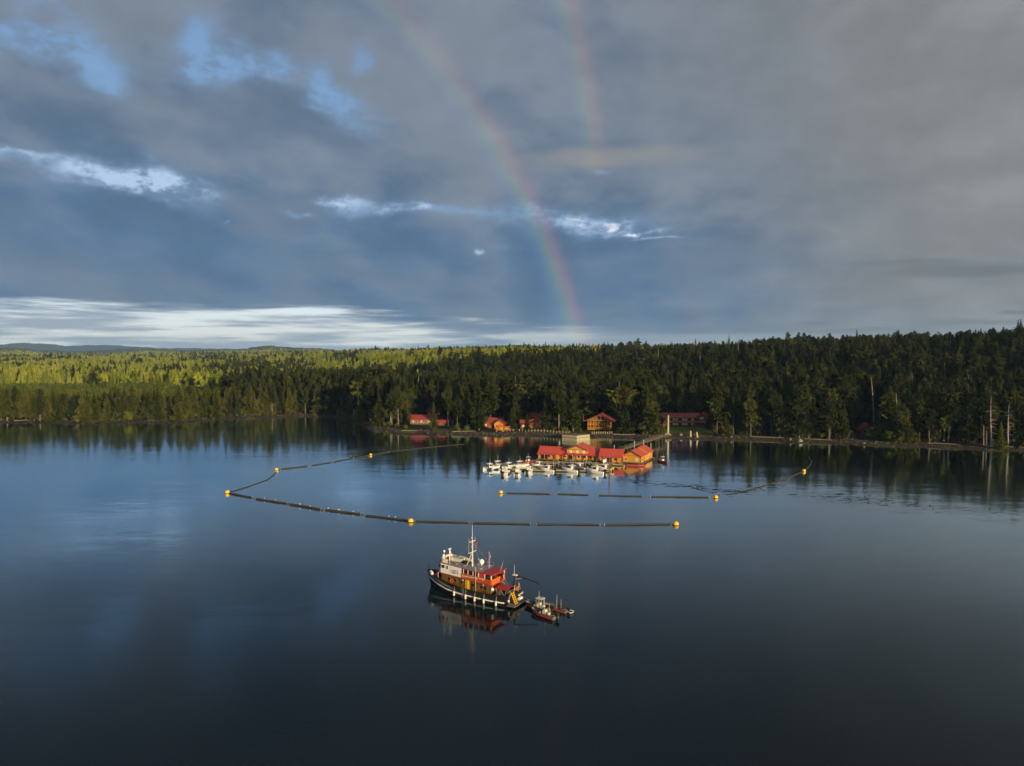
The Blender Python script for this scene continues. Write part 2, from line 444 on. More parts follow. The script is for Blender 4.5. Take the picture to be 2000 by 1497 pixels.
# far blue mountains
def build_mountains():
    m = mat('mountain_forest', (0.045, 0.060, 0.050), 0.95, var=0.2, scale=0.002, spec=0.05)
    sky_line = {
        'distant_mountains': (10500, [(-700, 678), (-300, 672), (-100, 676), (0, 673), (40, 670), (95, 672), (130, 676), (170, 675), (215, 674), (255, 677), (285, 678), (310, 681), (345, 680), (400, 681), (470, 682), (540, 684), (610, 687), (680, 690)]),
        'dark_foothills': (7400, [(-700, 686), (-300, 684), (0, 689), (60, 686), (95, 684), (140, 687), (190, 685), (260, 681), (295, 682), (340, 684), (380, 685), (460, 687), (640, 688), (690, 684), (715, 682), (740, 684), (770, 685), (800, 682), (830, 680), (860, 683), (890, 681), (930, 682), (1000, 684), (1080, 685), (1250, 687), (1500, 690)])}
    for name, (dist, pts) in sky_line.items():
        pts = np.array(pts, float)
        xs = np.arange(pts[0, 0], pts[-1, 0], 4.0)
        ys = np.interp(xs, pts[:, 0], pts[:, 1]) + 0.35 * np.sin(xs * .21) + .3 * np.sin(xs * .093 + 1) + RNG.uniform(-.25, .25, len(xs))
        V, Fc = [], []
        rows = [(-900, 0.0), (-500, .45), (-200, .85), (0, 1.0), (350, .9), (900, .3), (1400, 0.0)]
        for px, py in zip(xs, ys):
            az = math.atan((px - 1000) / FPX)
            top = CAM_H + math.tan(sky_dir(px, py)[1]) * dist
            for dr, k in rows:
                rr = dist + dr; hz = max(4.0, top * k * (1 + .03 * math.sin(px * .11 + dr)))
                if dr == 0: hz = max(4.0, top)
                V.append((rr * math.sin(az), rr * math.cos(az), hz if k > 0 else -5.0))
        n = len(rows)
        for i in range(len(xs) - 1):
            for j in range(n - 1): Fc.append((i * n + j, i * n + j + 1, (i + 1) * n + j + 1, (i + 1) * n + j))
        mb = MB(); mb.add(V, Fc)
        o = mb.build(name, m, smooth=True)
        tag(o, 'blue mountain ridges on the far horizon' if 'distant' in name else 'low dark wooded foothills before the mountains', None, None, 'structure')
build_mountains()

# ------------------------------------------------------------------ water
def build_water():
    m = bpy.data.materials.new('sea_water'); m.use_nodes = True
    t = m.node_tree; b = t.nodes['Principled BSDF']
    t.nodes.remove(b)
    body = t.nodes.new('ShaderNodeBsdfDiffuse'); body.inputs[0].default_value = (0.0060, 0.0105, 0.0135, 1)
    refl = t.nodes.new('ShaderNodeBsdfGlossy'); refl.inputs[0].default_value = (0.80, 0.93, 1.0, 1)
    ge = t.nodes.new('ShaderNodeNewGeometry'); pos = X(t, ge.outputs['Position'])
    big = nnoise(t, nvm(t, 'MULTIPLY', pos, (0.010, 0.022, 0)), 1.0, 4, 0.55, 0.6)
    calm = (big).step(0.42, 0.68)
    r1 = nnoise(t, nvm(t, 'MULTIPLY', pos, (0.45, 1.0, 0)), 1.1, 3, 0.55, 0.2)
    r2 = nnoise(t, nvm(t, 'MULTIPLY', pos, (0.08, 0.16, 0)), 1.0, 2, 0.5)
    r3 = nnoise(t, nvm(t, 'MULTIPLY', pos, (0.22, 1.0, 0)), 0.75, 2, 0.5, 0.15)
    hgt = r1 * (calm * 0.75 + 0.25) * 0.030 + r2 * 0.05 + r3 * calm * 0.030
    bp = t.nodes.new('ShaderNodeBump'); bp.inputs['Strength'].default_value = 1.0; bp.inputs['Distance'].default_value = 1.0
    t.links.new(hgt.o, bp.inputs['Height']); t.links.new(bp.outputs[0], refl.inputs['Normal'])
    rg = calm * 0.03 + 0.085
    t.links.new(rg.o, refl.inputs['Roughness'])
    fr = t.nodes.new('ShaderNodeFresnel'); fr.inputs['IOR'].default_value = 1.333
    k = X(t, fr.outputs[0]).step(0.047, 0.43) * 0.92 + 0.045
    mx = t.nodes.new('ShaderNodeMixShader'); t.links.new(k.o, mx.inputs[0])
    t.links.new(body.outputs[0], mx.inputs[1]); t.links.new(refl.outputs[0], mx.inputs[2])
    t.links.new(mx.outputs[0], t.nodes['Material Output'].inputs[0])
    mb = MB()
    N = 48; R = 9000.0
    mb.add([(R * math.cos(2 * math.pi * i / N), R * math.sin(2 * math.pi * i / N), 0) for i in range(N)], [tuple(range(N))])
    o = mb.build('water', m)
    if o.data.polygons[0].normal.z < 0: o.data.flip_normals()
    tag(o, 'calm dark blue water of the inlet', None, None, 'structure')
build_water()

# ------------------------------------------------------------------ trees
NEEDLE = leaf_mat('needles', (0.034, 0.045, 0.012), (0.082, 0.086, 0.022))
NEEDLE_DARK = leaf_mat('needles_hemlock', (0.027, 0.037, 0.013), (0.060, 0.068, 0.020))  # darker needle tone for hemlocks, slim spruces and snags
NEEDLE_BANK_LIT = leaf_mat('needles_bank_lit', (0.052, 0.066, 0.015), (0.118, 0.116, 0.028), 0.3)  # brighter copy of the needles, carrying the sunlight on the left bank
NEEDLE_YOUNG_LIT = leaf_mat('needles_young_lit', (0.215, 0.270, 0.036), (0.47, 0.475, 0.060), 0.35)  # young-growth colour, brightened to carry the sunlight on the far forest
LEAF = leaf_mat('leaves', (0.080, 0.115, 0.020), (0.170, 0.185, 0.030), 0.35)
BARK = mat('bark', (0.140, 0.115, 0.085), 0.9, var=0.35, scale=0.8, spec=0.1, rnd=0.45)
SNAGM = mat('dead_wood', (0.30, 0.26, 0.20), 0.9, var=0.3, scale=0.8, spec=0.1)

def conifer(seed, Ht, Rm, zb, n, droop=0.35, ragged=0.5, power=0.8, flat=0.0, fine=1.0):
    r = np.random.default_rng(seed)
    V, Fc = [], []
    lobes = r.uniform(0, 6.28, 5)
    for i in range(n):
        t = (i + r.random()) / n
        t = t ** (0.85)
        z = zb + (Ht - zb) * t
        prof = (1 - t) ** power * min(1.0, 0.45 + t * 5) + 0.03
        if flat: prof = prof * (1 - flat) + flat * math.sqrt(max(0, 1 - (2 * t - 1) ** 2))
        a = r.uniform(0, 2 * math.pi)
        lob = 1 + ragged * (0.5 * math.sin(a * 2 + lobes[0] + z * .5) + .4 * math.sin(z * 1.1 + lobes[1]) + r.uniform(-.6, .5))
        L = max(.25, Rm * prof * max(.25, lob))
        ca, sa = math.cos(a), math.sin(a)
        dz = -droop * L * r.uniform(.4, 1.4)
        up = 0.12 * L
        W = (0.30 * L + 0.28) * fine
        def P(fr, side, drop): 
            return (ca * L * fr - sa * side, sa * L * fr + ca * side, z + dz * fr + up * fr * fr - drop)
        o = len(V)
        k = 3
        cs = [P(q, 0, 0) for q in (0.0, .38, .72, 1.08)]
        V += cs
        fr = (.30, .62, .92)
        for s in (-1, 1):
            for q, f in enumerate(fr):
                V.append(P(f + r.uniform(.02, .14), s * W * (1.0, .85, .5)[q] * r.uniform(.7, 1.3), W * r.uniform(.1, .55)))
        for s in range(2):
            for q in range(3): Fc.append((o + q, o + q + 1, o + 4 + s * 3 + q))
        # hanging spray
        h = len(V)
        V += [P(.35, 0, 0), P(.8, 0, .02), P(.6, r.uniform(-.2, .2), W * r.uniform(.7, 1.5))]
        Fc.append((h, h + 1, h + 2))
    # leader
    h = len(V)
    V += [(.14, 0, Ht - 1.6), (-.08, .12, Ht - 1.6), (-.08, -.12, Ht - 1.6), (0, 0, Ht + .5)]
    Fc += [(h, h + 1, h + 3), (h + 1, h + 2, h + 3), (h + 2, h, h + 3)]
    return V, Fc
def trunk_mb(seed, Ht, r0, stubs=0, zb=0, top=0.96, bend=0.0):
    r = np.random.default_rng(seed + 99); mb = MB()
    pts = [(bend * math.sin(f * 2.2) , bend * .6 * math.sin(f * 3), Ht * top * f) for f in (0, .25, .5, .75, 1.0)]
    rs = [r0, r0 * .8, r0 * .6, r0 * .36, r0 * .10]
    mb.cyl((0, 0, -1.2), (0, 0, 0.4), r0 * 1.5, r0 * 1.02, 6)
    for i in range(4): mb.cyl(pts[i], pts[i + 1], rs[i], rs[i + 1], 6)
    for i in range(stubs):
        z = r.uniform(Ht * .12, max(zb, Ht * .6)); a = r.uniform(0, 6.28); L = r.uniform(.8, 2.2)
        mb.cyl((0, 0, z), (L * math.cos(a), L * math.sin(a), z - r.uniform(-.2, .6)), .06, .02, 3, False)
    return mb
def bushy(seed, Ht, Rm, n):
    r = np.random.default_rng(seed); V, Fc = [], []
    cl = [(r.uniform(-.55, .55) * Rm, r.uniform(-.55, .55) * Rm, Ht * r.uniform(.28, .85), Rm * r.uniform(.35, .6)) for _ in range(11)]
    for i in range(n):
        cx, cy, cz, cr = cl[r.integers(len(cl))]
        d = r.normal(size=3); d /= np.linalg.norm(d); d *= cr * r.uniform(.55, 1.05)
        p = np.array((cx, cy, cz)) + d * (1, 1, .8)
        p[2] = max(.3, p[2])
        u = r.normal(size=3); u /= np.linalg.norm(u); w = np.cross(u, d); w /= (np.linalg.norm(w) + 1e-6)
        s = r.uniform(.25, .55)
        o = len(V); V += [tuple(p + u * s), tuple(p - u * s * .6 + w * s * .7), tuple(p - u * s * .6 - w * s * .7)]
        Fc.append((o, o + 1, o + 2))
    return V, Fc

TREE = {}                    # kind -> (crown mesh, trunk mesh, natural height)
def add_kind(k, VF, tmb, Ht, leafm, barkm):
    me = bpy.data.meshes.new('crown'); me.from_pydata(VF[0], [], VF[1]); me.materials.append(leafm); me.update()
    TREE[k] = (me, tmb.mesh('trunk', barkm), Ht)
add_kind('spruce', conifer(1, 24, 4.6, 1.6, 330, .38, .45, .85), trunk_mb(1, 24, .42), 24, NEEDLE, BARK)
add_kind('spruce_wide', conifer(2, 22, 5.8, 1.0, 360, .45, .6, .75), trunk_mb(2, 22, .48), 22, NEEDLE, BARK)
add_kind('spruce_slim', conifer(3, 25, 3.2, 2.0, 300, .42, .5, .8), trunk_mb(3, 25, .36), 25, NEEDLE_DARK, BARK)
add_kind('hemlock', conifer(4, 27, 4.0, 11.0, 240, .5, .75, .6, .35), trunk_mb(4, 27, .40, 10, 11, .96, .25), 27, NEEDLE_DARK, BARK)
add_kind('old_spruce', conifer(5, 30, 4.4, 8.0, 250, .35, .95, .5, .3), trunk_mb(5, 30, .55, 14, 10, .97, .3), 30, NEEDLE, BARK)
add_kind('cedar', conifer(6, 23, 3.6, 6.5, 240, .6, .7, .7, .2), trunk_mb(6, 23, .45, 12, 7), 23, NEEDLE, BARK)
add_kind('young', conifer(7, 10, 2.3, .4, 200, .2, .25, .95, 0, .9), trunk_mb(7, 10, .16), 10, LEAF, BARK)
add_kind('alder', bushy(8, 9, 4.2, 900), trunk_mb(8, 7, .2, 4, 4), 9, LEAF, BARK)
add_kind('snag', conifer(9, 22, 2.0, 12, 26, .3, .9, .5), trunk_mb(9, 22, .38, 26, 16, .98, .4), 22, NEEDLE_DARK, SNAGM)
add_kind('spruce_b', conifer(21, 26, 5.4, 2.5, 340, .28, .85, .65, .12), trunk_mb(21, 26, .46, 4, 3), 26, NEEDLE, BARK)
add_kind('hemlock_b', conifer(22, 25, 5.0, 7.0, 280, .45, .95, .5, .4), trunk_mb(22, 25, .42, 12, 8, .95, .5), 25, NEEDLE_DARK, BARK)
add_kind('pine', conifer(23, 24, 5.4, 10.0, 220, .12, 1.1, .4, .65), trunk_mb(23, 24, .44, 10, 9, .93, .7), 24, NEEDLE, BARK)
add_kind('bank_spruce', conifer(24, 21, 5.0, 1.2, 330, .4, .6, .8), trunk_mb(24, 21, .42, 3, 3), 21, NEEDLE_BANK_LIT, BARK)
add_kind('bank_cedar', conifer(25, 21, 4.2, 4.0, 280, .55, .8, .65, .25), trunk_mb(25, 21, .42, 10, 6), 21, NEEDLE_BANK_LIT, BARK)
FOREST_KINDS = ['spruce', 'spruce_slim', 'hemlock', 'old_spruce', 'cedar', 'spruce_wide', 'snag']
FIRST = {}
TREES = []
def plant(kind, p, height, rz=None, label=None, group='conifers lining the shore'):
    me_c, me_t, nat = TREE[kind]
    nm = {'alder': 'alder_bush', 'young': 'young_conifer', 'snag': 'dead_snag', 'hemlock': 'hemlock_tree', 'cedar': 'cedar_tree'}.get(kind, 'spruce_tree')
    o = empty(nm, (p[0], p[1], p[2] - .15), random.uniform(0, 6.28) if rz is None else rz)
    s = height / nat
    w = s * random.uniform(.9, 1.12)
    o.scale = (w, w, s); o.rotation_euler.x = random.gauss(0, .025); o.rotation_euler.y = random.gauss(0, .025)
    for n, me in (('trunk', me_t), ('crown', me_c)):
        c = bpy.data.objects.new(n, me); COL.objects.link(c); c.parent = o
        if kind not in FIRST or n not in FIRST[kind]: FIRST.setdefault(kind, {})[n] = c
    tag(o, label, 'bush' if kind == 'alder' else 'tree', group)
    TREES.append(o)
    return o

# clearings kept free of trees: (px from, px to, metres inland)
CLEAR = [(793, 872, 58), (918, 1004, 46), (1012, 1062, 48), (1062, 1135, 16), (1136, 1204, 38), (1204, 1286, 14), (1284, 1394, 60), (1394, 1440, 14), (1662, 1736, 50)]
def is_clear(px, s): return any(a <= px <= b and s < d for a, b, d in CLEAR)

# trees one can pick out, by bearing, metres inland, height and kind
HAND = [
    (875, 30, 23, 'hemlock', 'tall conifer with pale bare trunk just right of the red-roofed house on the left'),
    (935, 14, 27, 'spruce', 'big drooping spruce standing beside the orange-fronted cabins, on their left'),
    (912, 26, 21, 'cedar', 'shaggy conifer between the left red-roofed house and the big drooping spruce'),
    (958, 40, 25, 'old_spruce', 'tall thin conifer rising directly behind the orange-fronted cabins'),
    (1008, 30, 24, 'spruce_slim', 'slim conifer in the gap between the two orange lodge cabins'),
    (1068, 18, 20, 'spruce', 'leafy conifer just right of the second orange cabin'),
    (1092, 22, 23, 'hemlock', 'conifer with pale trunk behind the small orange kiosk'),
    (1120, 18, 25, 'spruce_slim', 'narrow sunlit conifer standing just right of the orange kiosk'),
    (1140, 60, 24, 'old_spruce', 'tall ragged conifer rising behind the left end of the yellow two-storey house'),
    (1222, 12, 14, 'spruce_wide', 'short bushy spruce just right of the yellow two-storey house'),
    (1250, 18, 17, 'spruce', 'medium spruce between the short bushy spruce and the broad double crown'),
    (1272, 14, 20, 'spruce_wide', 'broad spruce at the left edge of the lodge lawn'),
    (1398, 22, 14, 'spruce_slim', 'small pointed conifer at the right end of the long red lodge'),
    (1420, 10, 11, 'spruce_wide', 'low bushy spruce at the right edge of the lodge lawn'),
    (1410, 30, 17, 'spruce', 'mid-sized spruce behind the low bushy spruce beside the lawn'),
    (1468, 10, 24, 'cedar', 'sunlit shaggy conifer with twin pale trunks right of the lawn'),
    (1525, 11, 21, 'spruce', 'full green spruce next to the shaggy twin-trunk conifer'),
    (1582, 14, 22, 'spruce_slim', 'slender dark spruce standing behind the pale boulder on the beach'),
    (1622, 10, 21, 'cedar', 'conifer with pale bare lower trunk left of the dark red cabin'),
    (1650, 10, 17, 'spruce', 'drooping spruce at the left side of the dark red cabin'),
    (1737, 10, 6, 'alder', 'round green bush at the right side of the dark red cabin'),
    (1770, 10, 19, 'spruce_wide', 'open-crowned spruce just right of the round green bush'),
    (1819, 8, 17, 'hemlock', 'thin conifer with long pale trunk at the beach edge, right shore'),
    (1855, 14, 27, 'old_spruce', 'tallest ragged conifer of the right shore, greyish lower branches'),
    (1895, 12, 21, 'spruce', 'dark spruce right of the tallest ragged conifer'),
    (1925, 14, 24, 'hemlock', 'leaning-topped conifer with bare trunk near the right picture edge'),
    (1960, 7, 12, 'young', 'small bright green conifer at the beach edge near the right picture edge'),
    (1985, 16, 25, 'old_spruce', 'big drooping conifer at the right edge of the picture'),
    (912 - 40, 55, 24, 'spruce', 'full conifer behind the upper red roof of the left house'),
    (690, 16, 22, 'snag', 'pale broken dead trunk at the back of the bay'),
    (248, 8, 7, 'alder', 'pale yellow-green bush at the water edge of the far left bank'),
    (846, 13, 15, 'spruce', 'bushy conifer standing right in front of the left red-roofed house'),
    (893, 14, 19, 'hemlock', 'pale-trunked conifer at the beach between the left house and the cabins'),
    (1001, 14, 17, 'spruce_slim', 'slim conifer at the beach edge right of the orange porch'),
    (1030, 13, 9, 'spruce_wide', 'low bushy conifer before the second pair of lodge cabins'),
    (1340, 46, 13, 'young', 'small bright conifer behind the lawn beside the long red lodge') if False else (1385, 33, 12, 'spruce', 'small spruce in front of the gabled red hall'),
    (420, 9, 17, 'spruce_wide', 'wide sunlit spruce on the point at the end of the far left bank'),
]
for px, s, h, k, lab in HAND:
    plant(k, at(px, s), h, label=lab, group=None)
for k in ('spruce', 'spruce_wide', 'spruce_slim', 'hemlock', 'old_spruce', 'cedar', 'young', 'alder', 'snag'):
    assert k in FIRST, k
ZONES = [   # px from, px to, count, s from, s to, h from, h to, kinds, label, group
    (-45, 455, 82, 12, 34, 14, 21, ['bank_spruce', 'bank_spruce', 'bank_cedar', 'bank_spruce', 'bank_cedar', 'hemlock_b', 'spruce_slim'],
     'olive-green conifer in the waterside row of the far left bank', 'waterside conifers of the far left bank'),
    (455, 705, 54, 10, 34, 16, 23, ['spruce', 'spruce_slim', 'hemlock', 'cedar', 'spruce_b', 'bank_spruce'],
     'dark conifer along the back of the bay, left of the red-roofed house', 'conifers along the back of the bay'),
    (705, 930, 28, 22, 75, 19, 26, ['spruce', 'hemlock', 'old_spruce', 'spruce_slim'],
     'tall conifer crowding around the red-roofed house on the left', 'conifers around the left house'),
    (1000, 1290, 40, 18, 75, 18, 27, ['spruce', 'hemlock', 'old_spruce', 'spruce_slim', 'cedar', 'spruce_b', 'pine'],
     'dark conifer standing between and behind the orange cabins and yellow house', 'conifers among the lodge cabins'),
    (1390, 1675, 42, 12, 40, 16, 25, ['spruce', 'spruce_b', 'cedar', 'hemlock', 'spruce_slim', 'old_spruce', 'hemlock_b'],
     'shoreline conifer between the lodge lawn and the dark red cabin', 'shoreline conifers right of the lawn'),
    (1738, 2045, 54, 11, 40, 17, 27, ['spruce', 'hemlock', 'cedar', 'old_spruce', 'spruce_slim', 'spruce_wide', 'snag'],
     'shoreline conifer on the dark right bank beyond the red cabin', 'shoreline conifers of the right bank'),
]
ROWS = {}
placed = [(o.location.x, o.location.y) for o in TREES]
for a, b, n, s0, s1, h0, h1, kinds, lab, grp in ZONES:
    c = 0; tries = 0
    while c < n and tries < 6000:
        tries += 1
        px = random.uniform(a, b); s = s0 + (s1 - s0) * random.random() ** 1.2
        if is_clear(px, s): continue
        p = at(px, s)
        if any((p.x - q[0]) ** 2 + (p.y - q[1]) ** 2 < (3.4 if tries < 3000 else 2.4) ** 2 for q in placed): continue
        placed.append((p.x, p.y)); c += 1
        kd = random.choice(kinds); hh = random.uniform(h0, h1)
        ROWS.setdefault((grp, kd, min(2, int(3 * (px - a) / (b - a)))), []).append((hh, plant(kd, p, hh, label=lab, group=grp)))

ADJ = {'spruce': 'full-crowned spruce', 'spruce_wide': 'broad spruce', 'spruce_b': 'uneven spruce', 'hemlock_b': 'bushy-topped hemlock', 'pine': 'flat-topped pine', 'bank_spruce': 'sunlit spruce', 'bank_cedar': 'sunlit cedar', 'spruce_slim': 'slim dark spruce', 'hemlock': 'bare-trunked hemlock', 'old_spruce': 'ragged old spruce', 'cedar': 'shaggy cedar', 'snag': 'pale dead snag'}
RANK = ['tallest'] + [q + ' tallest' for q in 'second third fourth fifth sixth seventh eighth ninth tenth eleventh twelfth thirteenth fourteenth fifteenth sixteenth seventeenth eighteenth nineteenth twentieth'.split()] + ['very small'] * 40
WHERE = {'waterside conifers of the far left bank': 'the far left bank', 'conifers along the back of the bay': 'the wooded back of the bay', 'conifers around the left house': 'the trees round the left house',
         'conifers among the lodge cabins': 'the trees among the cabins', 'shoreline conifers right of the lawn': 'the shore left of the dark cabin', 'shoreline conifers of the right bank': 'the right bank beyond the cabin'}
for (grp, kd, third), row in ROWS.items():
    row.sort(key=lambda q: -q[0])
    for i, (hh, o) in enumerate(row):
        rk = RANK[i] if len(row) > 1 else 'single'
        o['label'] = rk + ' ' + ADJ[kd] + ', ' + ('left', 'middle', 'right')[third] + ' part of ' + WHERE[grp]

# ------------------------------------------------------------------ the forest mass
def forest(name, pts, scl, pick, kinds, leaf, label):
    pts = np.asarray(pts, float); n = len(pts)
    me = bpy.data.meshes.new(name); me.vertices.add(n); me.vertices.foreach_set('co', pts.ravel())
    for an, ty, val in (('scl', 'FLOAT', scl), ('rot', 'FLOAT', RNG.uniform(0, 6.28, n)), ('tx', 'FLOAT', RNG.normal(0, .035, n)), ('ty', 'FLOAT', RNG.normal(0, .035, n)), ('pick', 'INT', pick), ('wid', 'FLOAT', RNG.uniform(.85, 1.2, n))):
        at_ = me.attributes.new(an, ty, 'POINT'); at_.data.foreach_set('value', np.asarray(val, np.int32 if ty == 'INT' else np.float32))
    o = bpy.data.objects.new(name, me); COL.objects.link(o)
    ng = bpy.data.node_groups.new(name, 'GeometryNodeTree')
    ng.interface.new_socket('Geometry', in_out='INPUT', socket_type='NodeSocketGeometry')
    ng.interface.new_socket('Geometry', in_out='OUTPUT', socket_type='NodeSocketGeometry')
    nd, lk = ng.nodes, ng.links
    gi, go = nd.new('NodeGroupInput'), nd.new('NodeGroupOutput')
    join = nd.new('GeometryNodeJoinGeometry')
    insts = []
    for k in kinds:
        ci, ti = nd.new('GeometryNodeObjectInfo'), nd.new('GeometryNodeObjectInfo')
        ci.inputs['Object'].default_value = FIRST[k]['crown']; ti.inputs['Object'].default_value = FIRST[k]['trunk']
        for q in (ci, ti): q.transform_space = 'ORIGINAL'
        src = ci.outputs['Geometry']
        if leaf is not None:
            sm = nd.new('GeometryNodeSetMaterial'); sm.inputs['Material'].default_value = leaf
            lk.new(src, sm.inputs[0]); src = sm.outputs[0]
        j = nd.new('GeometryNodeJoinGeometry'); lk.new(src, j.inputs[0]); lk.new(ti.outputs['Geometry'], j.inputs[0])
        g2 = nd.new('GeometryNodeGeometryToInstance'); lk.new(j.outputs[0], g2.inputs[0])
        insts.append(g2)
    for g2 in reversed(insts): lk.new(g2.outputs[0], join.inputs[0])
    def attr(nm, ty):
        a = nd.new('GeometryNodeInputNamedAttribute'); a.data_type = ty; a.inputs['Name'].default_value = nm; return a.outputs['Attribute']
    iop = nd.new('GeometryNodeInstanceOnPoints')
    lk.new(gi.outputs[0], iop.inputs['Points']); lk.new(join.outputs[0], iop.inputs['Instance'])
    iop.inputs['Pick Instance'].default_value = True
    lk.new(attr('pick', 'INT'), iop.inputs['Instance Index'])
    cr = nd.new('ShaderNodeCombineXYZ'); lk.new(attr('rot', 'FLOAT'), cr.inputs[2]); lk.new(attr('tx', 'FLOAT'), cr.inputs[0]); lk.new(attr('ty', 'FLOAT'), cr.inputs[1])
    lk.new(cr.outputs[0], iop.inputs['Rotation'])
    mu = nd.new('ShaderNodeMath'); mu.operation = 'MULTIPLY'; s_ = attr('scl', 'FLOAT'); lk.new(s_, mu.inputs[0]); lk.new(attr('wid', 'FLOAT'), mu.inputs[1])
    cs = nd.new('ShaderNodeCombineXYZ'); lk.new(mu.outputs[0], cs.inputs[0]); lk.new(mu.outputs[0], cs.inputs[1]); lk.new(s_, cs.inputs[2])
    lk.new(cs.outputs[0], iop.inputs['Scale'])
    lk.new(iop.outputs[0], go.inputs[0])
    md = o.modifiers.new('trees', 'NODES'); md.node_group = ng
    tag(o, label, None, None, 'stuff')
    return o
def scatter(px0, px1, s0f, s1f, spacing):
    """jittered points between inland distances s0f(px)..s1f(px); spacing(r) in metres"""
    out = []
    a0, a1 = math.atan((px0 - 1000) / FPX), math.atan((px1 - 1000) / FPX)
    r = 300.0
    while r < 4600:
        d = spacing(r)
        n = max(2, int((a1 - a0) * r / d))
        az = a0 + (np.arange(n) + RNG.uniform(-.5, 1.5, n)) / n * (a1 - a0)
        rr = r + RNG.uniform(-.6, .6, n) * d
        px = 1000 + FPX * np.tan(az); s = rr - shore_r(az)
        ok = (s > s0f(px)) & (s < s1f(px))
        for a, b, dd in CLEAR: ok &= ~((px > a) & (px < b) & (s < dd))
        az, rr = az[ok], rr[ok]
        out.append(np.stack([rr * np.sin(az), rr * np.cos(az)], -1))
        r += d
    P = np.concatenate(out)
    # a few open patches
    return np.concatenate([P, (terrain(P[:, 0], P[:, 1]) - .2)[:, None]], -1)
def heights(P, kinds, probs, h0, h1, spread=1.0):
    n = len(P); pick = RNG.choice(len(kinds), n, p=np.array(probs) / sum(probs))
    nat = np.array([TREE[k][2] for k in kinds])[pick]
    q = RNG.random(n); patch = (fbm(P[:, 0] * 1.6, P[:, 1] * 1.6, 5) + 1.75) / 3.5
    h = h0 + (h1 - h0) * np.clip(.55 * q + .45 * patch, 0, 1)
    h *= np.where(RNG.random(n) < .025, 1.22, 1.0)
    return h / nat, pick
I = np.interp
def build_forests():
    # dark mature forest on the slope behind the lodge and along the right bank
    K = ['spruce', 'spruce_slim', 'hemlock', 'old_spruce', 'cedar', 'snag', 'spruce_b', 'hemlock_b', 'pine']
    pr = [2.6, 3, 2.6, 2.2, 1.6, .55, 1.1, .6, .3]
    P = scatter(440, 2120, lambda p: I(p, [440, 700, 900, 1390, 1450, 2100], [30, 36, 55, 60, 34, 30]),
                lambda p: I(p, [440, 520, 640, 900, 1150, 1400, 2100], [120, 260, 330, 330, 340, 470, 560]), lambda r: 4.9 + r * .0022)
    az = np.arctan2(P[:, 0], P[:, 1]); px = 1000 + FPX * np.tan(az); inl = np.hypot(P[:, 0], P[:, 1]) - shore_r(az)
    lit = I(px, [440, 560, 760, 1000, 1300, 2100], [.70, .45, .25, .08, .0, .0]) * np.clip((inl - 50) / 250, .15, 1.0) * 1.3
    lit = RNG.random(len(P)) < lit * (.5 + .5 * (fbm(P[:, 0] * 1.5, P[:, 1] * 1.5) + 1.2))  # these trees take the sun-brightened needle colour too
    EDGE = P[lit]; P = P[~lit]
    s, k = heights(P, K, pr, 16, 31)
    forest('hillside_forest', P, s, k, K, None, 'dark mature conifer forest covering the slope behind the lodge')
    # second growth reaching to the horizon, its sunlight put into the needle colour
    K = ['spruce', 'spruce_slim', 'hemlock', 'old_spruce', 'snag', 'spruce_b', 'hemlock_b']
    P = scatter(-90, 1500, lambda p: I(p, [-90, 300, 440, 520, 640, 900, 1150, 1400, 1500], [360, 340, 170, 260, 330, 330, 340, 470, 560]), lambda p: 4300 + 0 * p, lambda r: 5.2 + r * .0028)
    # shade patches put into the second growth as dark-needled conifers
    az = np.arctan2(P[:, 0], P[:, 1]); px = 1000 + FPX * np.tan(az); r = np.hypot(P[:, 0], P[:, 1])
    pat = fbm(P[:, 0] * 1.1, P[:, 1] * .45, 3.0) + .35 * fbm(P[:, 0] * 4, P[:, 1] * 2.2, 1.0)
    dk = RNG.random(len(P)) < np.clip(.05 + .22 * pat, .01, .42)
    SHADED = P[dk]; P = P[~dk]
    s, k = heights(SHADED, K, [3, 3, 2, 2, .8, 1.2, .6], 18, 31)
    forest('shade_stands', SHADED, s, k, K, None, 'scattered dark-needled conifers standing in for shade patches inside the sunlit forest')
    P = np.concatenate([P, EDGE])
    s, k = heights(P, K, [3.4, 3.6, 2, 1.0, .7, 1.4, .5], 13, 26)
    forest('sunlit_forest', P, s, k, K, NEEDLE_YOUNG_LIT, 'yellow-green sunlit forest stretching to the horizon behind the bay')
    # low alder thicket behind the left bank
    K = ['alder', 'young', 'spruce']
    P = scatter(-90, 560, lambda p: 28 + 0 * p, lambda p: I(p, [-90, 300, 440, 560], [370, 350, 190, 60]), lambda r: 5.6)
    s, k = heights(P, K, [6, 3, .6], 7, 12)
    s = np.where(k == 2, s * 1.35, s)
    forest('alder_thicket', P, s, k, K, LEAF, 'low green alder thicket behind the trees of the left bank')
    # undergrowth along the top of the beach
    P = scatter(-60, 2080, lambda p: I(p, S_PX, S_B) + 1.0, lambda p: I(p, S_PX, S_B) + 10.0, lambda r: 4.0)
    K = ['alder', 'young']
    s, k = heights(P, K, [5, 2], 1.2, 4.0)
    forest('undergrowth', P, s, k, K, LEAF, 'low green undergrowth along the top of the beach')
S_PX = np.array([q[0] for q in SURV], float)
build_forests()

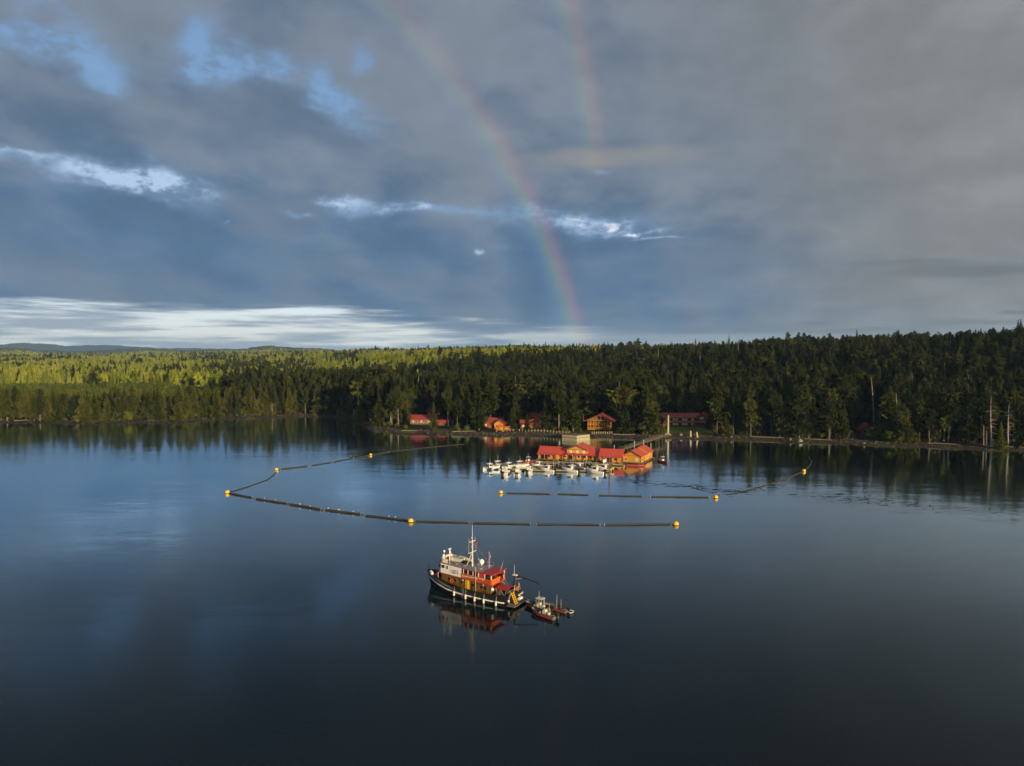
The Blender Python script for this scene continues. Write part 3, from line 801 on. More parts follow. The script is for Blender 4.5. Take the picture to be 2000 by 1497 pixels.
# ------------------------------------------------------------------ building materials
WOOD = mat('stained_cedar', (0.52, 0.235, 0.022), 0.7, var=0.16, scale=2.2)
WOOD_DK = mat('dark_cedar', (0.20, 0.075, 0.020), 0.75, var=0.2, scale=2.0)
SHORE_ROOF = mat('weathered_red_roof', (0.27, 0.040, 0.034), 0.55, var=0.3, scale=0.6)
RED_WALL = mat('red_siding', (0.155, 0.046, 0.020), 0.75, var=0.15)
RED_ROOF = mat('red_metal_roof', (0.47, 0.062, 0.038), 0.45, var=0.22, scale=0.9, spec=0.5)
WHITE = mat('white_paint', (0.74, 0.70, 0.62), 0.45, var=0.14, scale=0.9)
CREAM = mat('cream_paint', (0.62, 0.55, 0.40), 0.5, var=0.1)
GLASS = mat('window_glass', (0.015, 0.018, 0.022), 0.08, var=0.1, spec=0.6)
PALEGLASS = mat('curtained_glass', (0.50, 0.50, 0.48), 0.25, var=0.15, spec=0.5)
DECK = mat('weathered_planks', (0.155, 0.120, 0.085), 0.85, var=0.3, scale=3.0)
PALE_WOOD = mat('silvered_wood', (0.38, 0.31, 0.18), 0.85, var=0.3, scale=1.6, bump=.4)
LOGM = mat('wet_log', (0.034, 0.030, 0.014), 0.75, var=0.45, scale=1.6)
PILE = mat('pile_wood', (0.10, 0.075, 0.050), 0.8, var=0.35)
DRIFT = mat('drift_wood', (0.17, 0.14, 0.095), 0.9, var=0.3, scale=1.2)
STEEL = mat('galvanised_steel', (0.42, 0.42, 0.40), 0.4, 0.5, var=0.15)
BLACK = mat('black_paint', (0.012, 0.012, 0.014), 0.35, var=0.2, spec=0.4)
RUBBER = mat('black_rubber', (0.016, 0.016, 0.017), 0.6, var=0.2)
YELLOW = mat('yellow_plastic', (0.82, 0.44, 0.015), 0.4, var=0.12, scale=3)
BAND = mat('band_paint', (0.40, 0.062, 0.012), 0.5, var=0.2)
ORANGE = mat('orange_paint', (0.62, 0.105, 0.012), 0.5, var=0.12)
REDP = mat('red_paint', (0.32, 0.026, 0.026), 0.45, var=0.12)
GREY = mat('grey_deck_paint', (0.22, 0.22, 0.22), 0.7, var=0.15)
BROWN = mat('brown_gear', (0.10, 0.060, 0.030), 0.8, var=0.4, scale=4)
OCHRE = mat('varnished_planking', (0.125, 0.066, 0.010), 0.5, var=0.25, scale=2.5)
GRASS = mat('lawn_grass', (0.070, 0.092, 0.014), 0.9, var=0.35, scale=0.6, spec=0.1)
STONE = mat('pale_stone', (0.19, 0.175, 0.135), 0.9, var=0.3, bump=.5)
ALU = mat('bare_aluminium', (0.26, 0.24, 0.20), 0.4, 0.6, var=0.25, scale=3)

def weathered(name, col, dirt, amount, rough=.5, spec=.4):
    m = mat(name, col, rough, var=.12, spec=spec); t = m.node_tree; b = t.nodes['Principled BSDF']
    src = b.inputs['Base Color'].links[0].from_socket
    tc = t.nodes.new('ShaderNodeTexCoord')
    v = nvm(t, 'MULTIPLY', X(t, tc.outputs['Object']), (2.6, 2.6, .45))
    st = nnoise(t, v, 1.0, 5, .65).step(.56, .74) * amount
    c = nmix(t, st, X(t, src), dirt); t.links.new(c.o, b.inputs['Base Color'])
    return m
HULLM = weathered('weathered_black_hull', (0.012, 0.012, 0.014), (0.065, 0.030, 0.015), .65, .42)
PANELM = weathered('weathered_white', (0.72, 0.68, 0.60), (0.33, 0.24, 0.15), .55)

def window(parent, c, w, h, face, pane=GLASS, frame=WHITE, z_out=0.04):
    """face: 'f' (-y) 'b' (+y) 'l' (-x) 'r' (+x); c = centre on the wall surface"""
    n = {'f': (0, -1), 'b': (0, 1), 'l': (-1, 0), 'r': (1, 0)}[face]
    def dims(a, b, t): return (a, t, b) if face in 'fb' else (t, a, b)
    cx, cy, cz = c
    fr = MB(); q = 0.09
    for sx in (-1, 1):
        off = sx * (w / 2 + q / 2)
        p = (cx + (off if face in 'fb' else 0) + n[0] * z_out / 2, cy + (off if face in 'lr' else 0) + n[1] * z_out / 2, cz)
        fr.box(p, dims(q, h + 2 * q, z_out * 2))
    for sz in (-1, 1):
        p = (cx + n[0] * z_out / 2, cy + n[1] * z_out / 2, cz + sz * (h / 2 + q / 2)); fr.box(p, dims(w, q, z_out * 2))
    o = fr.build('window', frame, parent)
    pn = MB().box((cx + n[0] * 0.015, cy + n[1] * 0.015, cz), dims(w, h, 0.05))
    pn.build('pane', pane, o)
    return o
def door(parent, c, w, h, face, m=None):
    n = {'f': (0, -1), 'b': (0, 1), 'l': (-1, 0), 'r': (1, 0)}[face]
    d = (w, .08, h) if face in 'fb' else (.08, w, h)
    o = MB().box((c[0] + n[0] * .02, c[1] + n[1] * .02, c[2] + h / 2), d).build('door', m or WOOD_DK, parent)
    k = (c[0] + n[0] * .09 + (w * .35 if face in 'fb' else 0), c[1] + n[1] * .09 + (w * .35 if face in 'lr' else 0), c[2] + h * .48)
    MB().box(k, (.07, .07, .12)).build('handle', STEEL, o)
    return o
def gable(name, loc, theta, W, L, hw, rise, wall=None, roof=None, over=0.45, z0=0.0, label=None, cat='house', group=None, base=True):
    """gable front on local -y, ridge along +y; theta = bearing of the ridge clockwise from +Y"""
    wall = wall or WOOD; roof = roof or RED_ROOF
    o = empty(name, loc, -theta)
    w = MB(); x = W / 2
    sec = [(-x, 0, z0), (x, 0, z0), (x, 0, z0 + hw), (0, 0, z0 + hw + rise), (-x, 0, z0 + hw)]
    w.prism(sec, (0, L, 0)); w.build('wall', wall, o)
    r = MB(); k = rise / x; th = .16
    for s in (-1, 1):
        e = x + over
        pts = [(0, -over, z0 + hw + rise + .03), (s * e, -over, z0 + hw - k * over + .03), (s * e, -over, z0 + hw - k * over + .03 + th), (0, -over, z0 + hw + rise + .03 + th)]
        r.prism(pts, (0, L + 2 * over, 0))
    ro = r.build('roof', roof, o)
    MB().box((0, L / 2, z0 + hw + rise + .03 + th + .02), (.35, L + 2 * over + .04, .08)).build('ridge_cap', roof, ro)
    fa = MB()
    for s in (-1, 1):
        e = x + over
        pts = [(0, -over - .06, z0 + hw + rise - .20), (s * e, -over - .06, z0 + hw - k * over - .20), (s * e, -over - .06, z0 + hw - k * over + .14), (0, -over - .06, z0 + hw + rise + .14)]
        fa.prism(pts, (0, .05, 0))
    fa.build('bargeboard', WOOD_DK, ro)
    tag(o, label, cat, group)
    return o
def float_base(parent, x0, x1, y0, y1, z=0.45):
    MB().box(((x0 + x1) / 2, (y0 + y1) / 2, z - .1), (x1 - x0, y1 - y0, .2)).build('float_deck', DECK, parent)
    f = MB()
    n = max(2, int((y1 - y0) / 2.5))
    for i in range(n):
        yy = y0 + (i + .5) * (y1 - y0) / n
        f.cyl((x0 + .2, yy, z - .52), (x1 - .2, yy, z - .52), .32, n=8)
    f.build('float_log', LOGM, parent)
def lantern(parent, p):
    b = MB(); b.box((p[0], p[1], p[2]), (.16, .16, .24)); b.add([(p[0] - .14, p[1] - .14, p[2] + .14), (p[0] + .14, p[1] - .14, p[2] + .14), (p[0] + .14, p[1] + .14, p[2] + .14), (p[0] - .14, p[1] + .14, p[2] + .14), (p[0], p[1], p[2] + .3)], [(0, 1, 4), (1, 2, 4), (2, 3, 4), (3, 0, 4), (3, 2, 1, 0)])
    b.build('lantern', WHITE, parent)

# ------------------------------------------------------------------ floating lodge
ROW = rad(20)                           # the row of float houses runs down to the right at this angle
rv = Vector((math.cos(ROW), -math.sin(ROW), 0))
def long_float(name, px0, py0, Lx, depth, hw, rise, label, wins, posts=True):
    """ridge along the row: built as a gable with its side to the camera"""
    p = G(px0, py0, 0)
    th = math.pi / 2 + ROW              # ridge bearing
    # local +y = along row, local -x... front long wall is local +x
    o = gable(name, (p.x, p.y, 0), th, depth, Lx, hw, rise, label=label, cat='float house', over=.5, z0=.45, group='float houses at the marina')
    float_base(o, -depth / 2 - .4, depth / 2 + 1.7, -.6, Lx + .6)
    x = depth / 2
    for kind, u in wins:
        if kind == 'd': door(o, (x, u, .5), 1.1, 2.0, 'r')
        elif kind == 'o': door(o, (x, u, .5), 2.2, 2.1, 'r', BLACK)
        else: window(o, (x, u, 1.6), .9, .75, 'r', PALEGLASS if kind == 'p' else GLASS, WOOD)
    if posts:
        n = int(Lx / 2.4)
        for i in range(n + 1):
            yy = .2 + i * (Lx - .4) / n
            MB().box((x + 1.2, yy, .45 + hw / 2 - .12), (.16, .16, hw - .25)).build('post', WOOD, o)
            lantern(o, (x + 1.34, yy, hw - .05))
        aw = MB()
        aw.prism([(x + .45, -.4, .45 + hw - .12), (x + 1.75, -.4, .45 + hw - .42), (x + 1.75, -.4, .45 + hw - .32), (x + .45, -.4, .45 + hw + .0)], (0, Lx + .8, 0))
        aw.build('awning', RED_ROOF, o)
    return o
long_float('float_house', 1057, 896.0, 7.8, 5.6, 2.3, 2.1, 'leftmost long red-roofed float house, behind the white boats', [('o', 2.2), ('w', 4.2), ('d', 6.4)])
long_float('float_house', 1092.5, 896.6, 4.3, 5.0, 2.0, 1.9, 'short red-roofed float house between the leftmost one and the tall gabled one', [('d', 1.2), ('w', 3.1)])
long_float('float_house', 1150, 899.6, 4.8, 5.4, 2.3, 2.0, 'short red-roofed float house touching the tall gabled one on its right', [('w', 1.4), ('p', 4.0)])
long_float('float_house', 1175, 902.2, 8.4, 5.6, 2.35, 2.2, 'long red-roofed float house left of the orange boathouse', [('d', 1.4), ('o', 3.4), ('w', 6.0), ('d', 8.4)])
# tall gabled house in the middle of the row
p = G(1127.5, 900.5)
o = gable('float_house', (p.x, p.y, 0), ROW, 8.4, 8.5, 3.9, 1.7, label='tall gabled orange float house with three white upper windows', cat='float house', z0=.45, over=.5, group='float houses at the marina')
float_base(o, -5.0, 5.0, -2.4, 9.2)
for u in (-2.6, 0, 2.6): window(o, (u, 0, 3.55), .8, .85, 'f', PALEGLASS)
window(o, (4.2, 3, 3.55), .8, .85, 'r', PALEGLASS)
door(o, (-2.4, 0, .5), 1.9, 2.1, 'f', BLACK); window(o, (.6, 0, 1.7), 1.1, 1.0, 'f'); window(o, (2.9, 0, 1.7), 1.1, 1.0, 'f')
MB().prism([(-4.4, .0, 2.85), (-4.4, -1.7, 2.35), (-4.4, -1.7, 2.47), (-4.4, 0, 3.0)], (8.8, 0, 0)).build('awning', RED_ROOF, o)
MB().box((0, -.05, 4.34), (8.4, .08, .14)).build('belt_trim', WOOD_DK, o)
for u in (-4.1, -1.5, 1.5, 4.1):
    MB().box((u, -1.5, 1.4), (.16, .16, 1.9)).build('post', WOOD, o); lantern(o, (u, -1.62, 2.1))
# boathouse at the right end
p = G(1234, 905.5)
TB = rad(27)
o = gable('boathouse', (p.x, p.y, 0), TB, 7.2, 8.0, 2.55, 1.85, label='orange boathouse with pale red roof at the right end of the marina', cat='boathouse', z0=.4, over=.45)
float_base(o, -4.2, 4.6, -1.0, 16.4)
w2 = MB(); w2.prism([(-3.0, 8.0, .4), (3.58, 8.0, .4), (3.58, 8.0, 3.25), (.3, 8.0, 5.2), (-3.0, 8.0, 3.25)], (0, 7.4, 0)); w2.build('rear_wing', WOOD, o)
r2 = MB()
for s in (-1, 1):
    e = 3.75; k = 1.95 / 3.3
    pts = [(.3, 8.55, 5.27), (.3 + s * e, 8.55, 5.27 - k * e), (.3 + s * e, 8.55, 5.43 - k * e), (.3, 8.55, 5.43)]
    r2.prism(pts, (0, 7.3, 0))
r2.build('rear_roof', RED_ROOF, o)
window(o, (-2.3, 0, 1.5), .7, .8, 'f'); window(o, (1.9, 0, 1.5), .7, .9, 'f', PALEGLASS)
door(o, (3.6, 4.0, .42), 1.1, 2.0, 'r', WOOD_DK); window(o, (3.6, 1.4, 1.5), .6, .8, 'r', GLASS, WOOD)
window(o, (3.58, 10.4, 2.3), .9, 1.0, 'r', PALEGLASS, WOOD); window(o, (3.58, 14.4, 2.7), .5, .6, 'r', PALEGLASS, WOOD)
MB().box((-3.63, 4.0, 2.80), (.06, 7.6, .14)).build('fascia', WOOD_DK, o)
MB().box((.02, -.04, 2.95), (7.1, .06, .12)).build('belt_trim', WOOD_DK, o)
cr = MB()
for u in (-3.54, 3.54): cr.box((u, -.03, 1.66), (.14, .1, 2.5))
cr.build('corner_trim', WOOD_DK, o)

# ------------------------------------------------------------------ docks, piles, gangway
def dock(px0, py0, px1, py1, w, label):
    a, b = G(px0, py0), G(px1, py1); d = b - a; L = d.length; rz = math.atan2(d.y, d.x)
    o = empty('dock_float', (a.x, a.y, 0), rz)
    n = max(2, int(L / 3))
    for i in range(n):
        MB().box(((i + .5) * L / n, 0, .42), (L / n - .05, w, .14)).build('deck_panel', DECK, o)
    f = MB()
    for s in (-1, 1): f.cyl((0, s * (w / 2 - .3), .08), (L, s * (w / 2 - .3), .08), .26, n=7)
    f.build('float_log', LOGM, o)
    e = MB()
    for s in (-1, 1): e.box((L / 2, s * (w / 2 + .04), .50), (L, .1, .2))
    e.build('edge_board', PALE_WOOD, o)
    tag(o, label, 'dock', 'floating docks of the marina')
    return o
dock(1046, 905.5, 1216, 909.5, 3.0, 'long floating dock running along the fronts of the float houses')
dock(985, 919.5, 1190, 922.5, 2.2, 'outer floating dock between the two rows of white boats')
dock(1066, 906.5, 1050, 920, 1.8, 'left cross dock joining the outer dock to the house dock')
dock(1130, 908, 1122, 921, 1.8, 'middle cross dock below the tall gabled float house')
dock(1192, 909, 1189, 922, 1.8, 'right cross dock beside the tall dark pile')
def pile(px, py, top, label, r=.24, m=PILE):
    p = G(px, py)
    o = MB().cyl((0, 0, -2), (0, 0, top), r * 1.1, r * .9, 9).build('mooring_pile', m)
    o.location = (p.x, p.y, 0)
    c = MB(); c.cyl((0, 0, top), (0, 0, top + .22), r * 1.05, r * .2, 9); c.build('cap', WHITE if m is not PILE else STEEL, o)
    tag(o, label, 'pile', 'mooring piles of the marina')
pile(1190, 926.5, 6.2, 'tall dark mooring pile at the right end of the white boats')
pile(1093, 890.5, 5.6, 'grey mooring pile rising behind the leftmost red roofs', .2, STEEL)
pile(1199.5, 893, 4.6, 'short pale mooring pile behind the long red roof, near the gangway', .18, STEEL)
pile(1239, 890, 5.6, 'grey mooring pile behind the boathouse roof, left one', .2, STEEL)
pile(1257, 888, 5.8, 'grey mooring pile behind the boathouse roof, on the gangway', .2, STEEL)
pile(1271, 892, 5.0, 'pale mooring pile at the boathouse ridge', .2, STEEL)
pile(1283, 899, 4.2, 'thin pile at the right corner of the boathouse', .15, PILE)
def gangway():
    a = G(1212, 884); b = G(1298, 862.5); a.z = .9; b.z = 2.6
    d = b - a; L = math.hypot(d.x, d.y); rz = math.atan2(d.y, d.x); sl = (b.z - a.z) / L
    o = empty('gangway_bridge', (a.x, a.y, 0), rz)
    z = lambda x: a.z + sl * x
    w = .75
    MB().prism([(0, -w, z(0)), (0, w, z(0)), (0, w, z(0) + .12), (0, -w, z(0) + .12)], (L, 0, sl * L)).build('deck', DECK, o)
    for s in (-1, 1):
        t = MB(); n = int(L / 1.9)
        for zz in (.15, 1.15): t.cyl((0, s * w, z(0) + zz), (L, s * w, z(L) + zz), .045, n=5)
        for i in range(n):
            x0, x1 = i * L / n, (i + 1) * L / n
            t.cyl((x0, s * w, z(x0) + .1), (x0, s * w, z(x0) + 1.18), .035, n=4)
            p, q = (x0, x1) if i % 2 else (x1, x0)
            t.cyl((p, s * w, z(p) + .15), (q, s * w, z(q) + 1.15), .03, n=4)
        t.build('truss_rail', DRIFT, o)
    for f in (.18, .4, .62, .82, .98):
        x = f * L
        tr = MB()
        for s in (-1, 1): tr.cyl((x, s * .8, -2), (x, s * .7, z(x)), .14, n=6)
        tr.box((x, 0, z(x) - .15), (.2, 2.0, .2)); tr.build('trestle', PILE, o)
    tag(o, 'pale truss gangway leading from the float houses to the beach', 'bridge')
gangway()
# timber crib standing in the shallows
def crib():
    c = G(1126, 861.0)
    a = rad(20)
    o = empty('timber_crib', (c.x, c.y, 0), -a)
    # near corner at the origin; one wall runs to the left, one back to the right
    MB().prism([(-7.7, 2.2, -1), (0, .0, -1), (4.6, 7.2, -1), (-3.0, 9.2, -1)], (0, 0, 3.4)).build('fill', DECK, o)
    for (p0, p1) in (((-7.75, 2.17), (0, -.06)), ((.06, -.02), (4.68, 7.2))):
        dx, dy = p1[0] - p0[0], p1[1] - p0[1]; L = math.hypot(dx, dy); rz = math.atan2(dy, dx)
        n = int(L / .55)
        nx, ny = dy / L * .07, -dx / L * .07
        for i in range(n):
            f = (i + .5) / n
            h = 3.3 + random.uniform(-.1, .16)
            MB().box((p0[0] + dx * f + nx, p0[1] + dy * f + ny, -1 + h / 2), (L / n - .05, .10, h), rz).build('plank', PALE_WOOD, o)
        MB().box((p0[0] + dx * .5 + nx * 2.1, p0[1] + dy * .5 + ny * 2.1, 1.15), (L, .1, .2), rz).build('waler', LOGM, o)
    tag(o, 'pale plank-walled timber crib standing in the shallows behind the float houses', 'crib')
crib()

# ------------------------------------------------------------------ lodge on the shore
def foot(px, py, zguess=2.4):
    p = G(px, py, zguess)
    for _ in range(4): p = G(px, py, ground(p.x, p.y))
    return p
def lawn(name, px0, px1, s0, s1, label):
    V, Fc = [], []; nx, ny = 26, 9
    for i in range(nx + 1):
        for j in range(ny + 1):
            e = 1 + .25 * math.sin(i * 1.9) 
            s = s0 * (1 + .12 * math.sin(i * 1.3)) + (s1 - s0) * j / ny
            q = at(px0 + (px1 - px0) * i / nx, s); V.append((q.x, q.y, q.z + .06))
    for i in range(nx):
        for j in range(ny): a = i * (ny + 1) + j; Fc.append((a, a + 1, a + ny + 2, a + ny + 1))
    mb = MB(); mb.add(V, Fc); o = mb.build(name, GRASS, smooth=True)
    if o.data.polygons[0].normal.z < 0: o.data.flip_normals()
    tag(o, label, None, None, 'structure')
lawn('lawn', 1285, 1396, 11, 44, 'green lawn in front of the long red lodge')
lawn('grass_verge', 1060, 1128, 10, 22, 'green grass verge beside the orange kiosk')
lawn('grass_bank', 775, 812, 8, 16, 'yellow-green grass bank below the left house')
lawn('grass_strip', 850, 925, 10, 18, 'thin grass strip above the beach left of the cabins')

def posts_and_rails(o, x0, x1, y, z, h, n, m=WOOD, face='x'):
    for i in range(n + 1):
        u = x0 + (x1 - x0) * i / n
        MB().box((u, y, z + h / 2), (.2, .2, h)).build('post', m, o)
    MB().box(((x0 + x1) / 2, y, z + 1.0), (x1 - x0, .12, .14)).build('rail', m, o)
    bl = MB()
    k = int((x1 - x0) / .45)
    for i in range(k): bl.box((x0 + (i + .5) * (x1 - x0) / k, y, z + .5), (.12, .06, .95))
    bl.build('baluster_row', m, o)

# yellow two-storey house with verandas
p = foot(1171.5, 842)
o = gable('veranda_house', (p.x, p.y + 2.2, p.z - .2), rad(14), 11.4, 10, 5.0, 2.5, wall=WOOD_DK, roof=SHORE_ROOF, label='yellow two-storey house with open verandas and red roof by the beach', cat='house', z0=.9, over=2.3)
for z in (.9, 3.3):
    MB().box((0, -1.05, z - .1), (11.8, 2.2, .2)).build('veranda_floor', WOOD, o)
    posts_and_rails(o, -5.7, 5.7, -2.0, z, 2.4, 8)
for u, h in ((-3.0, 1.2), (-1, 2.0), (1, 2.0), (3.0, 1.2)): MB().box((u, -2.0, 5.7 + h / 2), (.18, .18, h)).build('gable_post', WOOD, o)
MB().box((0, -2.0, 5.75), (11.6, .2, .24)).build('tie_beam', WOOD, o)
for u in (-3.6, -1.2, 1.2, 3.6):
    window(o, (u, 0, 2.2), 1.3, 1.3, 'f', frame=WOOD); window(o, (u, 0, 4.6), 1.3, 1.3, 'f', frame=WOOD)
st = MB()
for i in range(9): st.box((1.4 + i * .38, -2.5, 3.2 - i * .26), (.42, .9, .1))
st.build('stair', WOOD, o)
MB().cyl((1.2, -2.95, 4.2), (4.9, -2.95, 1.9), .07, n=5).build('stair_rail', WOOD, o)
sk = MB()
for u in (-5.2, -2.6, 0, 2.6, 5.2):
    for v in (-1.8, 4, 9): sk.cyl((u, v, -1.2), (u, v, .9), .2, n=7)
sk.build('stilt', PILE, o)
# long red two-storey lodge and its gabled hall
p = foot(1296, 833.5)
TL = math.pi / 2 + rad(3)
o = gable('long_lodge', (p.x, p.y + 3.2, p.z - .3), TL, 7.0, 19.0, 4.9, 2.1, wall=RED_WALL, roof=SHORE_ROOF, label='long two-storey red lodge with rows of white windows above the lawn', cat='lodge', z0=.4, over=.6)
for u in (1.6, 5.6, 7.2, 10.6, 12.2, 15.6):
    window(o, (3.5, u, 1.7), .95, .85, 'r', PALEGLASS); window(o, (3.5, u, 4.2), .95, .85, 'r', PALEGLASS)
MB().box((3.6, 9.5, 3.0), (.25, 18.6, .7)).build('balcony_band', WOOD, o)
p = foot(1371, 834.5)
o = gable('lodge_hall', (p.x, p.y + 1.0, p.z - .3), rad(22), 9.0, 12, 4.0, 3.2, wall=RED_WALL, roof=SHORE_ROOF, label='gabled red main hall at the right end of the long lodge', cat='lodge', z0=.4, over=.8)
window(o, (0, 0, 5.0), 2.2, 1.2, 'f', PALEGLASS, WOOD)
for u in (-3, -1, 1, 3): window(o, (u, 0, 2.2), 1.1, 1.5, 'f', GLASS, WOOD)
posts_and_rails(o, -4.4, 4.4, -1.6, .4, 2.4, 6, WOOD_DK)
MB().box((0, -.85, .3), (9.2, 1.8, .2)).build('porch_floor', DECK, o)
MB().prism([(-4.8, 0, 3.5), (-4.8, -2.1, 2.75), (-4.8, -2.1, 2.88), (-4.8, 0, 3.65)], (9.6, 0, 0)).build('porch_roof', RED_ROOF, o)
# left house: low wing and upper wing
p = foot(803, 829)
o = gable('shore_house', (p.x, p.y + 3, p.z - .2), math.pi / 2 + rad(5), 6.4, 12.0, 2.6, 2.0, wall=WOOD_DK, roof=SHORE_ROOF, label='low red-roofed house with pale porch on the left of the shore', cat='house', z0=.5, over=.6)
for i, u in enumerate((1.5, 3.4, 6.2, 8.8, 10.6)): window(o, (3.2, u, 1.8), 1.0, .9, 'r', PALEGLASS if i % 2 == 0 else GLASS, CREAM)
pr = MB()
for i in range(7): pr.box((4.5, .3 + i * 1.9, 1.2), (.16, .16, 2.2))
pr.box((4.5, 6, 1.35), (.1, 11.6, .12)); pr.build('porch_rail', PALE_WOOD, o)
MB().box((3.9, 6, .4), (1.6, 12, .18)).build('porch_floor', DECK, o)
p = foot(829, 826)
o = gable('shore_house', (p.x, p.y + 12, p.z), math.pi / 2 - rad(4), 6.0, 10.0, 5.2, 1.9, wall=RED_WALL, roof=SHORE_ROOF, label='taller red-roofed house behind the low one, left of the shore', cat='house', z0=.3, over=.6)
for u in (1.6, 4.2, 7): window(o, (3.0, u, 4.3), 1.0, 1.0, 'r', PALEGLASS)
p = foot(853, 832)
o = gable('garden_shed', (p.x, p.y + 1, p.z - .1), math.pi / 2, 3.4, 5, 1.9, 1.0, wall=RED_WALL, roof=SHORE_ROOF, label='small low red-roofed shed beside the left house', cat='shed', z0=.2, over=.35)
door(o, (1.7, 2.0, .25), .9, 1.6, 'r')
# orange cabins
p = foot(946, 839)
o = gable('cabin', (p.x - 3.2, p.y + 6.5, p.z), math.pi / 2 + rad(4), 6.0, 12.5, 3.2, 2.0, wall=WOOD_DK, roof=SHORE_ROOF, label='long red cabin with red roof behind the orange gabled porch', cat='cabin', z0=.3, over=.6)
for u in (1.6, 4.0, 9.5, 11.4): window(o, (3.0, u, 2.0), 1.0, 1.0, 'r', PALEGLASS, WOOD)
p = foot(975, 840)
o = gable('gabled_porch', (p.x, p.y + 3, p.z - .1), rad(10), 5.4, 4.6, 2.9, 1.7, roof=SHORE_ROOF, label='bright orange gabled porch on the front of the red cabin', cat='porch', z0=.3, over=.7)
window(o, (-1.3, 0, 1.9), 1.0, 1.1, 'f', frame=WHITE); window(o, (1.3, 0, 1.9), 1.0, 1.1, 'f', frame=WHITE)
p = foot(976, 843.5)
o = empty('beach_gazebo', (p.x, p.y, p.z), rad(-10))
for u in (-1.5, 1.5):
    for v in (-1.2, 1.2): MB().box((u, v, 1.2), (.24, .24, 3.0)).build('post', WOOD, o)
MB().box((0, 0, .75), (3.3, 2.7, .18)).build('floor', DECK, o)
MB().box((0, 1.2, 1.6), (3.0, .1, 1.5)).build('back_panel', WOOD, o)
r = MB(); r.add([(-2.1, -1.8, 2.6), (2.1, -1.8, 2.6), (2.1, 1.8, 2.6), (-2.1, 1.8, 2.6), (-.5, 0, 3.8), (.5, 0, 3.8)], [(0, 1, 5, 4), (1, 2, 5), (2, 3, 4, 5), (3, 0, 4), (3, 2, 1, 0)])
r.build('roof', ORANGE, o)
tag(o, 'small orange open gazebo at the beach edge before the orange porch', 'gazebo')
p = foot(990, 842)
o = empty('wooden_bench_shelter', (p.x, p.y, p.z), rad(-6))
for u in (-1.2, 1.2): MB().box((u, .5, 1.0), (.16, .16, 2.1)).build('post', WOOD, o)
MB().box((0, .4, .5), (2.3, .6, .1)).build('seat', WOOD, o); MB().box((0, .7, 1.2), (2.4, .08, .9)).build('backrest', WOOD, o)
MB().prism([(-1.6, -.9, 1.95), (-1.6, 1.0, 2.35), (-1.6, 1.0, 2.45), (-1.6, -.9, 2.05)], (3.2, 0, 0)).build('roof', ORANGE, o)
tag(o, 'little orange bench shelter just right of the gazebo', 'shelter')
p = foot(1018, 840)
o = gable('cabin', (p.x, p.y + 5, p.z), math.pi / 2 + rad(6), 5.4, 6.4, 2.7, 1.7, wall=WOOD_DK, roof=SHORE_ROOF, label='low red cabin left half of the second lodge pair', cat='cabin', z0=.3, over=.6)
for u in (1.4, 4.0): window(o, (2.7, u, 1.8), 1.0, 1.1, 'r', PALEGLASS, WOOD)
p = foot(1044, 839.5)
o = gable('cabin', (p.x, p.y + 4.0, p.z), rad(8), 5.8, 7.2, 3.4, 2.1, roof=SHORE_ROOF, label='orange gabled cabin of the second lodge pair', cat='cabin', z0=.3, over=.6)
window(o, (-1.5, 0, 2.0), .9, 1.2, 'f', PALEGLASS); window(o, (1.5, 0, 2.0), .9, 1.2, 'f', PALEGLASS); door(o, (0, 0, .35), 1.0, 2.0, 'f', YELLOW)
p = foot(1029, 833)
o = gable('cabin', (p.x, p.y + 10, p.z), math.pi / 2, 5.4, 8.0, 4.0, 1.8, wall=RED_WALL, roof=SHORE_ROOF, label='red-roofed cabin higher up behind the second lodge pair', cat='cabin', z0=.6, over=.6)
for u in (2, 5.6): window(o, (2.7, u, 2.6), 1.0, 1.0, 'r', PALEGLASS)
p = foot(1106, 840)
o = empty('kiosk', (p.x, p.y, p.z), rad(-8))
MB().box((0, .5, .7), (2.3, 1.6, 1.4)).build('counter', WOOD, o); MB().box((0, 1.2, 1.6), (2.3, .1, 1.4)).build('back_panel', ORANGE, o)
for u in (-1.1, 1.1): MB().box((u, -.35, 1.55), (.12, .12, 1.6)).build('post', WOOD, o)
MB().prism([(-1.4, -.7, 2.2), (-1.4, 1.5, 2.55), (-1.4, 1.5, 2.65), (-1.4, -.7, 2.3)], (2.8, 0, 0)).build('roof', ORANGE, o)
tag(o, 'tiny orange kiosk on the grass left of the yellow house', 'kiosk')
# dark red cabin on the right bank
p = foot(1698, 850)
o = gable('forest_cabin', (p.x, p.y + 1.5, p.z - .2), rad(16), 6.6, 8, 2.4, 2.7, wall=mat('cabin_siding', (0.26, 0.10, 0.05), .8, var=.2), roof=mat('dark_red_roof', (0.36, 0.055, 0.04), .6), label='dark red gabled cabin alone among the trees on the right bank', cat='cabin', z0=.3, over=.9)
window(o, (-1.5, 0, 1.7), 1.1, 1.1, 'f', GLASS, WOOD); window(o, (1.5, 0, 1.7), 1.1, 1.1, 'f', GLASS, WOOD); door(o, (0, 0, .35), .9, 1.9, 'f')
MB().box((4.2, -.6, 1.6), (.2, .2, 3.0)).build('porch_post', PALE_WOOD, o)
